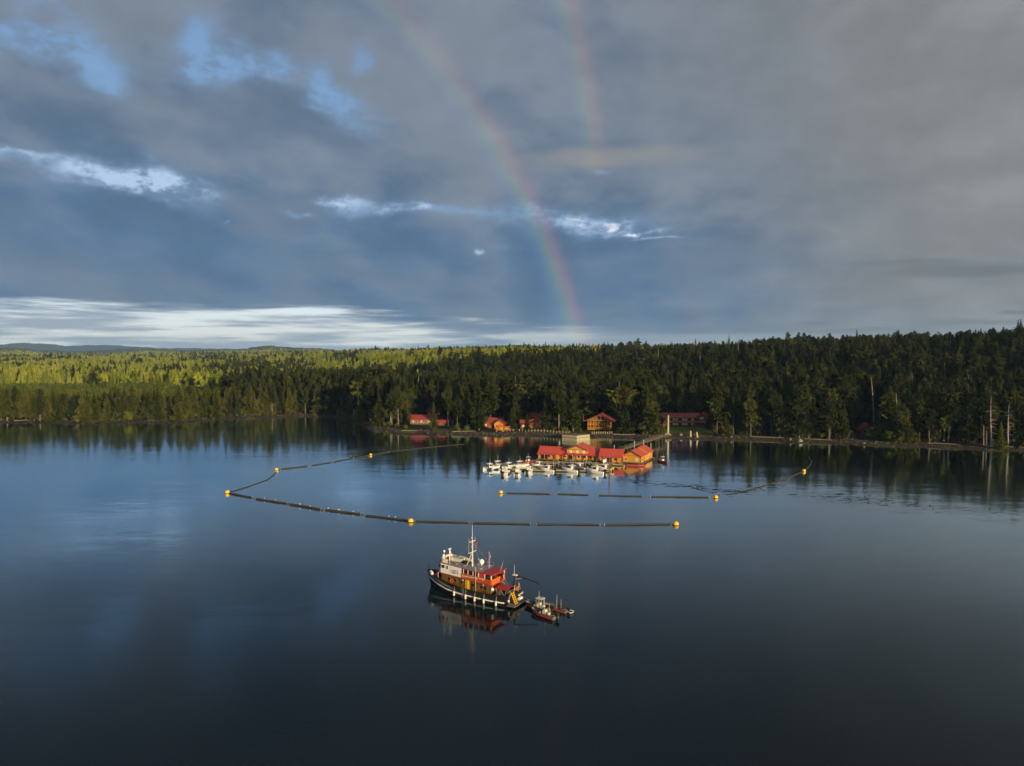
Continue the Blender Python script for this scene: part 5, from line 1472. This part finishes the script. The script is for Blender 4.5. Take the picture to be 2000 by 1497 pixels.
# ------------------------------------------------------------------ the ship
HX = np.array([0, 1, 2.5, 5, 9, 12, 14, 15.6, 16.8, 17.6])
HD = np.array([2.15, 2.35, 2.5, 2.58, 2.58, 2.42, 2.0, 1.40, .75, .10])     # half beam at the rail
HW = np.array([1.95, 2.15, 2.35, 2.45, 2.42, 2.0, 1.35, .70, .25, .03])     # half beam at the waterline
HZ = np.array([1.75, 1.70, 1.62, 1.62, 1.80, 2.15, 2.40, 2.60, 2.74, 2.80])   # rail height
def hdeck(x): return np.interp(x, HX, HD), np.interp(x, HX, HZ)
def hside(x, z):
    hb, zr = hdeck(x); w = np.interp(x, HX, HW); f = max(0, min(1, z / zr)); return w + (hb - w) * f ** 1.3
def ship():
    O = Vector((.37, 117.55, 0)); hd = math.atan2(.53, -.848)
    S = empty('expedition_ship', O, hd)
    S.scale = (1.05, 1, 1)
    tag(S, 'black-hulled ship with white wheelhouse, red-orange deckhouse and tall cream mast', 'ship')
    xs = np.concatenate([np.linspace(0, 14, 15), np.linspace(14.5, 17.6, 8)])
    secs = []
    for x in xs:
        hb, zr = hdeck(x); w = np.interp(x, HX, HW); rk = 0.9 * max(0, (x - 12) / 5.6) ** 1.5
        col = []
        for s in (1, -1):
            side = [(x, s * hb, zr), (x - rk * .25, s * hside(x, zr * .66), zr * .66), (x - rk * .55, s * hside(x, zr * .33), zr * .33), (x - rk * .8, s * w, 0), (x - rk, s * w * .6, -.9)]
            col += side if s == 1 else side[::-1]
        secs.append(col)
    h = MB(); h.loft(secs, cap=False); h.add(secs[0], [tuple(range(9, -1, -1))]); h.build('hull', HULLM, S, True)
    # decks and inner bulwark
    d = MB(); ds = []
    for x in xs:
        hb, zr = hdeck(x); hb = max(.02, hb - .08); dk = .78 if x < 14 else .6
        ds.append([(x, hb, zr), (x, hb * .98, zr - dk), (x, -hb * .98, zr - dk), (x, -hb, zr)])
    d.loft(ds, cap=False); d.build('main_deck', DECK, S)
    c = MB(); 
    for s in (1, -1):
        pr = None
        for x in xs:
            hb, zr = hdeck(x); q = [(x, s * (hb + .04), zr - .05), (x, s * (hb + .04), zr + .06), (x, s * max(0, hb - .14), zr + .06), (x, s * max(0, hb - .14), zr - .05)]
            if pr: c.loft([pr + pr[:1], q + q[:1]], cap=False)
            pr = q
    c.build('cap_rail', BLACK, S)
    # white rubbing strake
    RX = [.6, 3, 6, 9.4, 12, 14.4, 16.2, 17.0]; RZ = [.62, .62, .64, .72, .90, 1.20, 1.58, 1.78]
    st = MB()
    for s in (1, -1):
        pr = None
        for x in np.linspace(.6, 17.0, 30):
            z = np.interp(x, RX, RZ); zr = hdeck(x)[1]; f = z / zr; rk = 0.9 * max(0, (x - 12) / 5.6) ** 1.5 * max(0, .8 - .8 * f)
            y = hside(x, z)
            q = [(x - rk, s * (y - .02), z - .09), (x - rk, s * (y + .13), z - .09), (x - rk, s * (y + .13), z + .09), (x - rk, s * (y - .02), z + .09)]
            if pr: st.loft([pr + pr[:1], q + q[:1]], cap=False)
            else: st.add(q, [(0, 1, 2, 3)])
            pr = q
        st.add(pr, [(3, 2, 1, 0)])
    st.build('rubbing_strake', PANELM, S)
    for x in (1.9, 4.15, 5.9, 7.7, 10.1):
        z = float(np.interp(x, RX, RZ)); y = float(hside(x, z)) + .28
        f = MB(); f.cyl((x, y, z - .52), (x, y, z + .10), .17, n=10); f.cyl((x, y, z + .10), (x, y, z + .22), .17, .06, 10); f.cyl((x, y, z - .62), (x, y, z - .52), .06, .17, 10)
        fo = f.build('fender', CREAM, S, False)
        MB().cyl((x, y - .06, z + .2), (x, y - .20, float(hdeck(x)[1])), .02, n=4).build('rope', CREAM, fo)
    # boarding ladder on the side
    lm = MB(); x = 8.3; y = float(hside(x, 1)) + .16
    for u in (-.18, .18): lm.cyl((x + u, y, .2), (x + u, y - .02, 1.9), .025, n=4)
    for k in range(6): lm.cyl((x - .18, y, .3 + k * .25), (x + .18, y, .3 + k * .25), .02, n=4)
    lm.build('side_ladder', STEEL, S)
    # lower deckhouse
    zb = lambda x: 3.0 + .035 * (x - 3)          # underside of the boat deck
    def slabx(x0, x1, hb0, hb1, za, zc, m, name, par=S):
        b = MB(); b.loft([[(x0, hb0, za(x0)), (x0, hb0, zc(x0)), (x0, -hb0, zc(x0)), (x0, -hb0, za(x0)), (x0, hb0, za(x0))], [(x1, hb1, za(x1)), (x1, hb1, zc(x1)), (x1, -hb1, zc(x1)), (x1, -hb1, za(x1)), (x1, hb1, za(x1))]])
        return b.build(name, m, par)
    dz = lambda x: float(hdeck(x)[1]) - .80
    lo = slabx(3.4, 13.4, 1.85, 1.55, lambda x: .7, lambda x: zb(x) - .02, OCHRE, 'lower_deckhouse')
    for x in (4.4, 5.2, 6.8, 9.2, 10.6, 11.8):
        hb = 1.85 - .03 * (x - 3.4)
        for s in (1, -1):
            w = MB().box((x, s * (hb + .02), zb(x) - .75), (.55, .05, .5)).build('porthole_window', GLASS, lo)
            fr = MB()
            for u in (-.31, .31): fr.box((x + u, s * (hb + .025), zb(x) - .75), (.06, .07, .62))
            for v in (-.28, .28): fr.box((x, s * (hb + .025), zb(x) - .75 + v), (.56, .07, .06))
            fr.build('frame', WOOD_DK, w)
    dr = MB().box((8.0, 1.75, zb(8) - 1.0), (.75, .08, 1.75)).build('door', YELLOW, lo); MB().box((7.75, 1.82, zb(8) - 1.0), (.06, .06, .14)).build('handle', STEEL, dr)
    lb = MB(); 
    for i in range(14):
        a0, a1 = i * math.pi / 7, (i + 1) * math.pi / 7
        lb.cyl((11.2 + .3 * math.cos(a0), 1.74, zb(11) - .95 + .3 * math.sin(a0)), (11.2 + .3 * math.cos(a1), 1.74, zb(11) - .95 + .3 * math.sin(a1)), .075, n=6)
    lb.build('lifebuoy', ORANGE, S)
    for x in (3.6, 5.4, 7.2, 9.6, 12.0):                                  # stanchions carrying the boat deck
        for s in (1, -1):
            hb, zr = hdeck(x); y = s * min(float(hb) - .12, 2.2)
            MB().cyl((x, y, float(zr) - .7), (x, y, zb(x)), .035, n=6).build('stanchion', OCHRE, S)
    for x in (4.6, 8.6):
        MB().box((x, 2.12, zb(x) - .16), (.14, .14, .18)).build('deck_lamp', CREAM, S)
    # boat deck with red edge
    slabx(2.9, 14.0, 2.28, 1.75, zb, lambda x: zb(x) + .12, REDP, 'boat_deck')
    zd = lambda x: zb(x) + .12
    zt = lambda x: zd(x) + 1.68
    # upper deckhouse: white forward part, red aft part
    hbx = lambda x: 2.08 - .045 * max(0, x - 7)
    wf = slabx(9.0, 13.4, hbx(9), hbx(13.4), zd, zt, PANELM, 'wheelhouse')
    nose = MB(); n = []
    for zf_, k in ((zd, 1.0), (zt, .96)):
        n.append([(13.4 + k * .9 * math.cos(a), hbx(13.4) * math.sin(a), zf_(13.4)) for a in np.linspace(-math.pi / 2, math.pi / 2, 9)])
    nose.loft(n); nose.build('wheelhouse_front', WHITE, S)
    for a in np.linspace(-1.15, 1.15, 5):
        cx, cy = 13.4 + .9 * math.cos(a), hbx(13.4) * math.sin(a)
        MB().box((cx + .0, cy, zd(13.4) + 1.15), (.06, .5, .5), a).build('front_window', GLASS, wf)
    for x, w in ((12.9, .62), (12.0, .34)):
        for s in (1, -1):
            p = MB().box((x, s * (hbx(x) + .01), zd(x) + 1.15), (w, .06, .52)).build('wheelhouse_window', GLASS, wf)
            fr = MB()
            for u in (-w / 2 - .03, w / 2 + .03): fr.box((x + u, s * (hbx(x) + .02), zd(x) + 1.15), (.06, .08, .64))
            fr.build('frame', CREAM, p)
    pb = MB(); pb.prism([(9.05, hbx(9) + .005, zd(9) + .06), (11.35, hbx(11.35) + .005, zd(11.35) + .06), (11.35, hbx(11.35) + .005, zt(11.35) - .16), (9.05, hbx(9) + .005, zt(9) - .16)], (0, .05, 0))
    sign = pb.build('sign_panel', PANELM, S)
    band = MB()
    for s in (1, -1): band.prism([(3.05, s * 2.02, zd(3)), (9.0, s * 2.02, zd(9)), (9.0, s * 2.02, zd(9) + .86), (3.05, s * 2.02, zd(3) + .86)], (0, s * .07, 0))
    bo = band.build('bulwark_band', BAND, S)
    ub = slabx(5.6, 9.0, 1.98, 1.98, zd, lambda x: zt(x) - .02, REDP, 'saloon')
    for x in (6.15, 7.15, 8.15, 8.8):
        w = .85 if x < 8.6 else .3
        for s in (1, -1):
            p = MB().box((x, s * 2.0, zd(x) + 1.24), (w, .07, .60)).build('saloon_window', GLASS, ub)
    for x in (5.6, 6.65, 7.65, 8.55, 3.15, 4.35):
        for s in (1, -1): MB().box((x, s * 2.05, zd(x) + 1.27), (.09, .09, .80)).build('window_post', CREAM, S)
    # aft bulwark of the upper deck, with the stair gap to starboard
    MB().box((3.05, .75, zd(3) + .43), (.08, 2.6, .86)).build('aft_bulwark', ORANGE, S)
    MB().box((3.05, -1.75, zd(3) + .43), (.08, .55, .86)).build('aft_bulwark', ORANGE, S)
    MB().box((3.08, -2.0, zd(3) + .85), (.10, .10, 1.66)).build('corner_post', WHITE, S)
    MB().box((3.08, 2.0, zd(3) + 1.26), (.10, .10, .80)).build('corner_post', CREAM, S)
    sr = MB()
    for i in range(9): sr.box((2.9 - i * .17, -.95, zd(3) - .1 - i * .22), (.22, .7, .05))
    for u in (-1.32, -.58): sr.cyl((3.0, u, zd(3) + .8), (1.5, u, 1.9), .03, n=5)
    sr.build('stair', STEEL, S)
    it = MB(); it.box((4.2, .4, zd(4) + .4), (1.2, .8, .75)); it.box((4.9, -1.0, zd(5) + .45), (.5, .9, .9)); it.build('deck_locker', BROWN, S)
    # roof: grey forward, red aft
    slabx(5.0, 13.7, 2.25, 1.85, zt, lambda x: zt(x) + .10, REDP, 'roof_edge')
    slabx(4.98, 13.6, 2.18, 1.78, lambda x: zt(x) + .10, lambda x: zt(x) + .14, GREY, 'roof_top')
    slabx(2.75, 4.97, 2.28, 2.25, zt, lambda x: zt(x) + .16, REDP, 'aft_awning_roof')
    zr = lambda x: zt(x) + .14
    # fly-bridge coaming, visor
    fb = MB(); pts = []
    for a in np.linspace(-math.pi / 2, math.pi / 2, 9): pts.append((13.1 + .95 * math.cos(a), 1.65 * math.sin(a)))
    pts = [(10.2, -1.65)] + pts + [(12.2, 1.65)]
    for (xa, ya), (xb, yb) in zip(pts[:-1], pts[1:]):
        fb.prism([(xa, ya, zr(xa)), (xb, yb, zr(xb)), (xb * .998, yb * .95, zr(xb) + .62), (xa * .998, ya * .95, zr(xa) + .62)], (-.02, -.07 * (1 if ya > 0 else -1), 0))
    fb.build('flybridge_coaming', CREAM, S)
    MB().box((11.6, -.7, zr(11.6) + .25), (2.2, 1.2, .5)).build('flybridge_bench', CREAM, S)
    v = MB(); v.loft([[(13.4 + 1.15 * math.cos(a), 1.95 * math.sin(a), zt(13.4) - .02) for a in np.linspace(-math.pi / 2, math.pi / 2, 9)], [(13.4 + .95 * math.cos(a), 1.85 * math.sin(a), zt(13.4) + .14) for a in np.linspace(-math.pi / 2, math.pi / 2, 9)]]); v.build('visor', WOOD_DK, S)
    bb = MB(); bb.ball((0, 0, 0), 1.0, 1.0, 14, 6, -.2); bb.v = [(9.6 + x * .95, -.35 + y * .6, zr(9.6) + z * .36 + .1) for x, y, z in bb.v]; bb.build('black_cover', RUBBER, S, True)
    lt = MB(); lt.ball((13.75, .55, zr(13) + .85), .2); lt.cyl((13.75, .55, zr(13) + .3), (13.75, .55, zr(13) + .85), .05, n=6); lt.build('searchlight', WHITE, S, True)
    lt = MB(); lt.ball((13.3, .95, zr(13) + 1.75), .19, 1.2); lt.cyl((13.3, .95, zr(13) + .5), (13.3, .95, zr(13) + 1.6), .03, n=5); lt.build('dome_light', WHITE, S, True)
    sm = MB(); sm.cyl((12.7, .2, zr(12)), (12.7, .2, zr(12) + 2.1), .09, .08, 8); sm.box((12.7, .2, zr(12) + 2.12), (.3, .6, .16)); sm.cyl((12.0, .2, zr(12)), (12.65, .2, zr(12) + 1.9), .03, n=5); sm.cyl((12.3, -.5, zr(12)), (12.65, .15, zr(12) + 1.9), .03, n=5); sm.build('radar_mast', WHITE, S)
    # main mast
    mx, my = 7.9, .35; z0 = zr(mx)
    m = MB(); m.cyl((mx, my, z0), (mx, my, z0 + 4.6), .14, .09, 9); m.cyl((mx, my, z0 + 4.6), (mx, my, z0 + 7.2), .05, .025, 6)
    mo = m.build('mast', CREAM, S)
    lg = MB()
    for u, w in ((.95, .35), (.95, -.35)): lg.cyl((mx + u, my + w, z0), (mx + .05, my, z0 + 2.45), .06, n=6)
    lg.cyl((mx + .55, my + .2, z0 + 1.0), (mx + .55, my - .2, z0 + 1.0), .035, n=5); lg.build('tripod_leg', CREAM, mo)
    for z, w in ((2.5, 1.15), (4.35, .85)):
        MB().box((mx, my, z0 + z), (.12, 2 * w, .10)).build('yard', CREAM, mo)
    for (u, z, L) in ((1.1, 2.5, 2.6), (-.8, 4.35, .7), (.8, 4.35, .5)): MB().cyl((mx, my + u, z0 + z), (mx, my + u, z0 + z + L), .035, .018, 5).build('whip_antenna', STEEL, mo)
    ln = MB(); ln.ball((mx + .12, my, z0 + 3.4), .12); ln.ball((mx + .1, my + .1, z0 + 5.0), .09); ln.build('mast_light', WHITE, mo)
    fl = MB(); k = 6
    secs = []
    for i in range(k + 1):
        f = i / k; secs.append([(mx - .04 - .22 * f, my - 1.05 + .05 * math.sin(f * 5), z0 + 4.15 - f * .15), (mx - .04 - .12 * f, my - 1.05 + .06 * math.sin(f * 5 + 1), z0 + 2.7 + .3 * (1 - f))])
    fl.loft(secs, cap=False); fo = fl.build('red_flag', REDP, mo)
    rg = MB(); rg.cyl((mx, my - 1.04, z0 + 2.5), (mx, my - .82, z0 + 4.35), .012, n=4)
    for (xx, yy) in ((4.9, 1.6), (4.9, -1.2), (12.0, -.4)): rg.cyl((xx, yy, zr(xx)), (mx, my, z0 + 4.3), .014, n=4)
    rg.build('rigging_wire', STEEL, mo)
    # satellite dome, whips, ensign
    dm = MB(); dx, dy = 6.95, -1.0; z1 = zr(dx); dm.cyl((dx, dy, z1), (dx, dy, z1 + .35), .12, n=8); dm.cyl((dx, dy, z1 + .33), (dx, dy, z1 + .62), .40, .46, 14); dm.ball((dx, dy, z1 + .62), .46, 1.1, 14, 6, 0); dm.build('satellite_dome', WHITE, S, True)
    for u in (7.55, 7.35): MB().cyl((u, -.9, zr(u)), (u, -.9, zr(u) + 1.1), .035, n=5).build('vent_pipe', CREAM, S)
    ex, ey = 5.1, -.45
    fs = MB(); fs.cyl((ex, ey, zr(ex)), (ex, ey, zr(ex) + 2.9), .03, n=5); fso = fs.build('flagstaff', CREAM, S)
    zz = zr(ex)
    for nm, mm, fa, fb_ in (('flag_fly', REDP, .0, .27), ('flag_centre', WHITE, .27, .73), ('flag_hoist', REDP, .73, 1.0)):
        q = MB(); ss = []
        for i in range(5):
            f = fa + (fb_ - fa) * i / 4          # flag hanging limp: bands lie one above the other
            zc = zz + 2.75 - f * 1.55
            ss.append([(ex - .02, ey, zc), (ex - .16 - .05 * math.sin(f * 7), ey + .10 * math.sin(f * 6), zc - .22), (ex - .26 - .06 * math.sin(f * 5), ey - .10 * math.cos(f * 6), zc - .10)])
        q.loft(ss, cap=False); q.build(nm, mm, fso)
    lf = MB(); lf.ball((ex - .17, ey + .03, zz + 1.9), .09, 1.5, 8, 5); lf.build('maple_leaf', REDP, fso)
    MB().cyl((3.0, -.6, zt(3) + .1), (2.5, -.75, zt(3) + 1.9), .025, .012, 5).build('whip_antenna', WHITE, S)
    MB().cyl((11.55, 1.75, zt(11.9) - .2), (11.55, 1.85, zt(11.9) + .6), .025, n=5).build('whip_antenna', WHITE, S)
    MB().cyl((6.0, 2.25, 1.4), (6.0, 2.25, zt(6) + .9), .03, n=5).build('fishing_pole', CREAM, S)
    # lettering
    def text(body, x, z, size, mm, parent, y, name, shear=0.0, sx=1.0):
        cu = bpy.data.curves.new(name, 'FONT'); cu.body = body; cu.size = size; cu.extrude = .008; cu.align_x = 'LEFT'; cu.materials.append(mm); cu.shear = shear
        t = bpy.data.objects.new(name, cu); COL.objects.link(t); t.parent = parent
        sl = math.atan(.035)
        M = Matrix(((-1, 0, 0), (0, 0, 1), (0, 1, 0))).to_4x4()
        R = Matrix.Rotation(sl, 4, 'Y')
        t.matrix_local = Matrix.Translation((x, y, z)) @ R @ M @ Matrix.Scale(sx, 4, (1, 0, 0))
        dg = bpy.context.evaluated_depsgraph_get(); me = bpy.data.meshes.new_from_object(t.evaluated_get(dg)); ml = t.matrix_local.copy()
        bpy.data.objects.remove(t)
        t = bpy.data.objects.new(name, me); COL.objects.link(t); t.parent = parent; t.matrix_local = ml
        return t
    text('QCL', 10.85, zd(10.5) + .46, .84, mat('grey_letter_paint', (.17, .17, .16), .6), sign, hbx(9.2) + .09, 'lettering', 0, .8)
    text('Queen Charlotte Lodge', 8.85, zd(8.5) + .30, .54, CREAM, bo, 2.105, 'lettering', .15, .86)
    # clutter along the side deck and on the roof
    rr = random.Random(12)
    for nm, mm, n_ in (('side_deck_crate', BROWN, 7), ('rope_coil', CREAM, 4), ('fish_box', GREY, 4), ('propane_bottle', WHITE, 3)):
        for i in range(n_):
            x = rr.uniform(3.6, 12.6); y = (float(hdeck(x)[0]) - .34); z = float(hdeck(x)[1]) - .76
            b = MB()
            if 'coil' in nm or 'bottle' in nm: b.cyl((x, y, z), (x, y, z + (.15 if 'coil' in nm else .55)), .2 if 'coil' in nm else .13, n=9)
            else: b.box((x, y, z + .25), (rr.uniform(.35, .7), .36, rr.uniform(.4, .8)), rr.uniform(-.2, .2))
            b.build(nm, mm, S)
    for x, y, w in ((6.0, .9, .5), (8.9, 1.2, .4), (10.6, 1.3, .35), (5.7, -1.4, .45)):
        MB().box((x, y, zr(x) + .12), (w, w * .8, .24)).build('roof_hatch', GREY, S)
    c2 = MB(); c2.cyl((9.2, -1.5, zr(9) + .28), (10.3, -1.5, zr(10) + .28), .26, n=10); c2.build('liferaft_canister', CREAM, S)
    rl = MB()
    for y in (1.9, -1.9):
        rl.tube([(5.2, y, zr(5) + .55), (9.5, y * .97, zr(9.5) + .55)], .018, 4)
        for x in (5.2, 6.3, 7.4, 8.5, 9.5): rl.cyl((x, y, zr(x)), (x, y, zr(x) + .55), .018, n=4)
    rl.build('roof_rail', STEEL, S)
    # fore deck gear
    wn = MB(); wn.cyl((15.2, -.4, 2.4), (15.2, .4, 2.4), .25, n=10); wn.box((15.2, 0, 2.3), (.7, .5, .5)); wn.build('anchor_windlass', BLACK, S)
    bl = MB()
    for yy in (-.5, .5): bl.cyl((16.0, yy, 2.1), (16.0, yy, 2.85), .1, n=8)
    bl.build('bollard', BLACK, S)
    for (x, y, z) in ((16.1, 1.0, 2.85), (15.6, 1.35, 2.8)):
        f = MB(); f.ball((x, y, z), .26, 1.25, 10, 6); f.build('ball_fender', WHITE, S, True)
    rd_ = MB(); rd_.box((14.6, .9, 2.75), (.5, .5, .5)); rd_.box((14.7, -.2, 2.7), (.6, .4, .6)); rd_.build('red_locker', REDP, S)
    js = MB(); js.cyl((17.3, 0, 2.9), (17.4, 0, 3.9), .03, n=5); js.build('jackstaff', BLACK, S)
    wp = MB(); wp.cyl((14.4, 1.2, 2.0), (14.4, 1.2, 3.5), .05, n=6); wp.build('davit_post', CREAM, S)
    # aft deck: red canopy on struts
    cz = 2.62
    cp = MB(); cp.loft([[(2.7, 1.6, cz), (2.7, .2, cz + .22), (2.7, -1.2, cz), ], [(.45, 1.6, cz - .12), (.45, .2, cz + .1), (.45, -1.2, cz - .12)]], cap=False)
    cp.loft([[(2.7, 1.6, cz - .05), (2.7, .2, cz + .17), (2.7, -1.2, cz - .05)], [(.45, 1.6, cz - .17), (.45, .2, cz + .05), (.45, -1.2, cz - .17)]], cap=False)
    cp.build('aft_canopy', REDP, S)
    sc = MB()
    for (x0_, y0_, x1_) in ((.6, 1.55, 1.0), (2.5, 1.55, 2.1), (.6, -1.15, 1.0), (2.5, -1.15, 2.1), (1.6, 1.55, .7), (1.6, 1.55, 2.5)): sc.cyl((x0_, y0_, cz - .1), (x1_, y0_, 1.0), .035, n=5)
    sc.build('canopy_strut', STEEL, S)
    wt = MB(); wt.ball((3.1, 1.75, 2.35), .28, 1.1, 10, 6); wt.build('white_float', WHITE, S, True)
    # crane at the stern
    cr = MB(); cr.box((.7, -1.35, 1.6), (.5, .5, 1.5)); cr.cyl((.7, -1.35, 2.2), (.7, -1.35, 4.1), .22, .18, 9); co = cr.build('crane_post', BLACK, S)
    bm_ = MB(); bm_.cyl((1.0, -1.35, 4.25), (-1.0, -1.75, 4.0), .16, .13, 8); bm_.cyl((-1.0, -1.75, 4.0), (-3.2, -2.1, 3.55), .11, .07, 8); bm_.ball((-3.25, -2.1, 3.45), .16, 1.2, 8, 5); bm_.build('boom', BLACK, co)
    MB().cyl((.9, -1.3, 3.6), (-.5, -1.6, 4.0), .08, n=6).build('ram', STEEL, co)
    MB().box((.6, -1.3, 4.42), (.7, .45, .2)).build('control_box', CREAM, co)
    MB().cyl((.7, -1.2, 4.5), (.65, -1.2, 6.2), .03, .015, 5).build('whip_antenna', WHITE, co)
    MB().cyl((.3, -1.9, 1.0), (.2, -1.9, 3.0), .06, n=6).build('stern_davit', YELLOW, S)
    MB().cyl((.5, -.7, 1.0), (.3, -.7, 2.9), .05, n=6).build('stern_davit', YELLOW, S)
    g = MB(); r = random.Random(3)
    for i in range(16): g.box((r.uniform(.3, 2.6), r.uniform(-1.9, 1.9), 1.0 + r.uniform(.1, .5)), (r.uniform(.2, .6), r.uniform(.2, .6), r.uniform(.3, .9)), r.uniform(0, 3))
    g.build('deck_gear', BROWN, S)
    g = MB()
    for i in range(5): g.box((.25 + .2 * i % .7, -2.0 + i * .2, 2.0 + .12 * (i % 3)), (.35, .3, .5), i)
    g.build('stowed_gear', WOOD_DK, S)
    pl = MB()
    for yy in (-1.2, 0, 1.2): pl.cyl((.02, yy, 1.7), (.02, yy, 2.55), .03, n=5)
    pl.tube([(.02, -1.9, 2.5), (.02, -.2, 2.5), (.02, 1.9, 2.4)], .03, 5); pl.build('stern_rail', STEEL, S)
    # stern platform with ladder, box and tyre-like fender
    MB().box((-.75, .1, .38), (1.45, 4.6, .12)).build('stern_platform', DECK, S)
    pt = MB(); 
    for yy in (-1.9, 0, 1.9): pt.box((-.3, yy, .1), (.9, .1, .5))
    pt.build('platform_bracket', BLACK, S)
    la = MB()
    for yy in (.55, 1.2): la.box((-.55, yy, 1.25), (.10, .08, 2.15), 0, Matrix.Rotation(rad(24), 3, 'Y'))
    for i in range(6): la.box((-.95 + i * .15, .875, .55 + i * .30), (.22, .62, .06))
    la.build('boarding_ladder', YELLOW, S)
    bx = MB(); bx.cyl((-.55, -1.45, .72), (-.55, -.55, .72), .26, n=12); bx.build('white_drum', WHITE, S)
    ir = MB(); ir.tube([(-.1, 1.75, .5), (-.1, 1.75, 1.6), (-.1, 1.35, 2.0)], .05, 6); ir.build('grab_rail', STEEL, S)
    fr = MB(); fr.ball((-.12, 2.0, 1.05), .17); fr.build('stern_light', WHITE, S, True)
    bt = MB(); bt.loft([[(-.35, -.9, 1.0), (-.1, -.9, 1.25), (-.35, -.9, 1.35)], [(-.45, -2.1, 1.15), (-.15, -2.1, 1.35), (-.45, -2.1, 1.6)]]); bt.build('folded_step', CREAM, S)
    return S
ship()

# ------------------------------------------------------------------ air
def build_haze():
    m = bpy.data.materials.new('haze_air'); m.use_nodes = True
    t = m.node_tree; t.nodes.clear()
    v = t.nodes.new('ShaderNodeVolumePrincipled')
    v.inputs['Color'].default_value = (0.40, 0.66, 1.0, 1); v.inputs['Density'].default_value = HAZE
    v.inputs['Anisotropy'].default_value = 0.0
    o = t.nodes.new('ShaderNodeOutputMaterial'); t.links.new(v.outputs[0], o.inputs['Volume'])
    mb = MB(); mb.box((0, 5500, 150), (30000, 14000, 330))
    h = mb.build('haze', m)
    tag(h, 'thin pale haze over the whole inlet', None, None, 'stuff')
HAZE = 5.0e-5
build_haze()
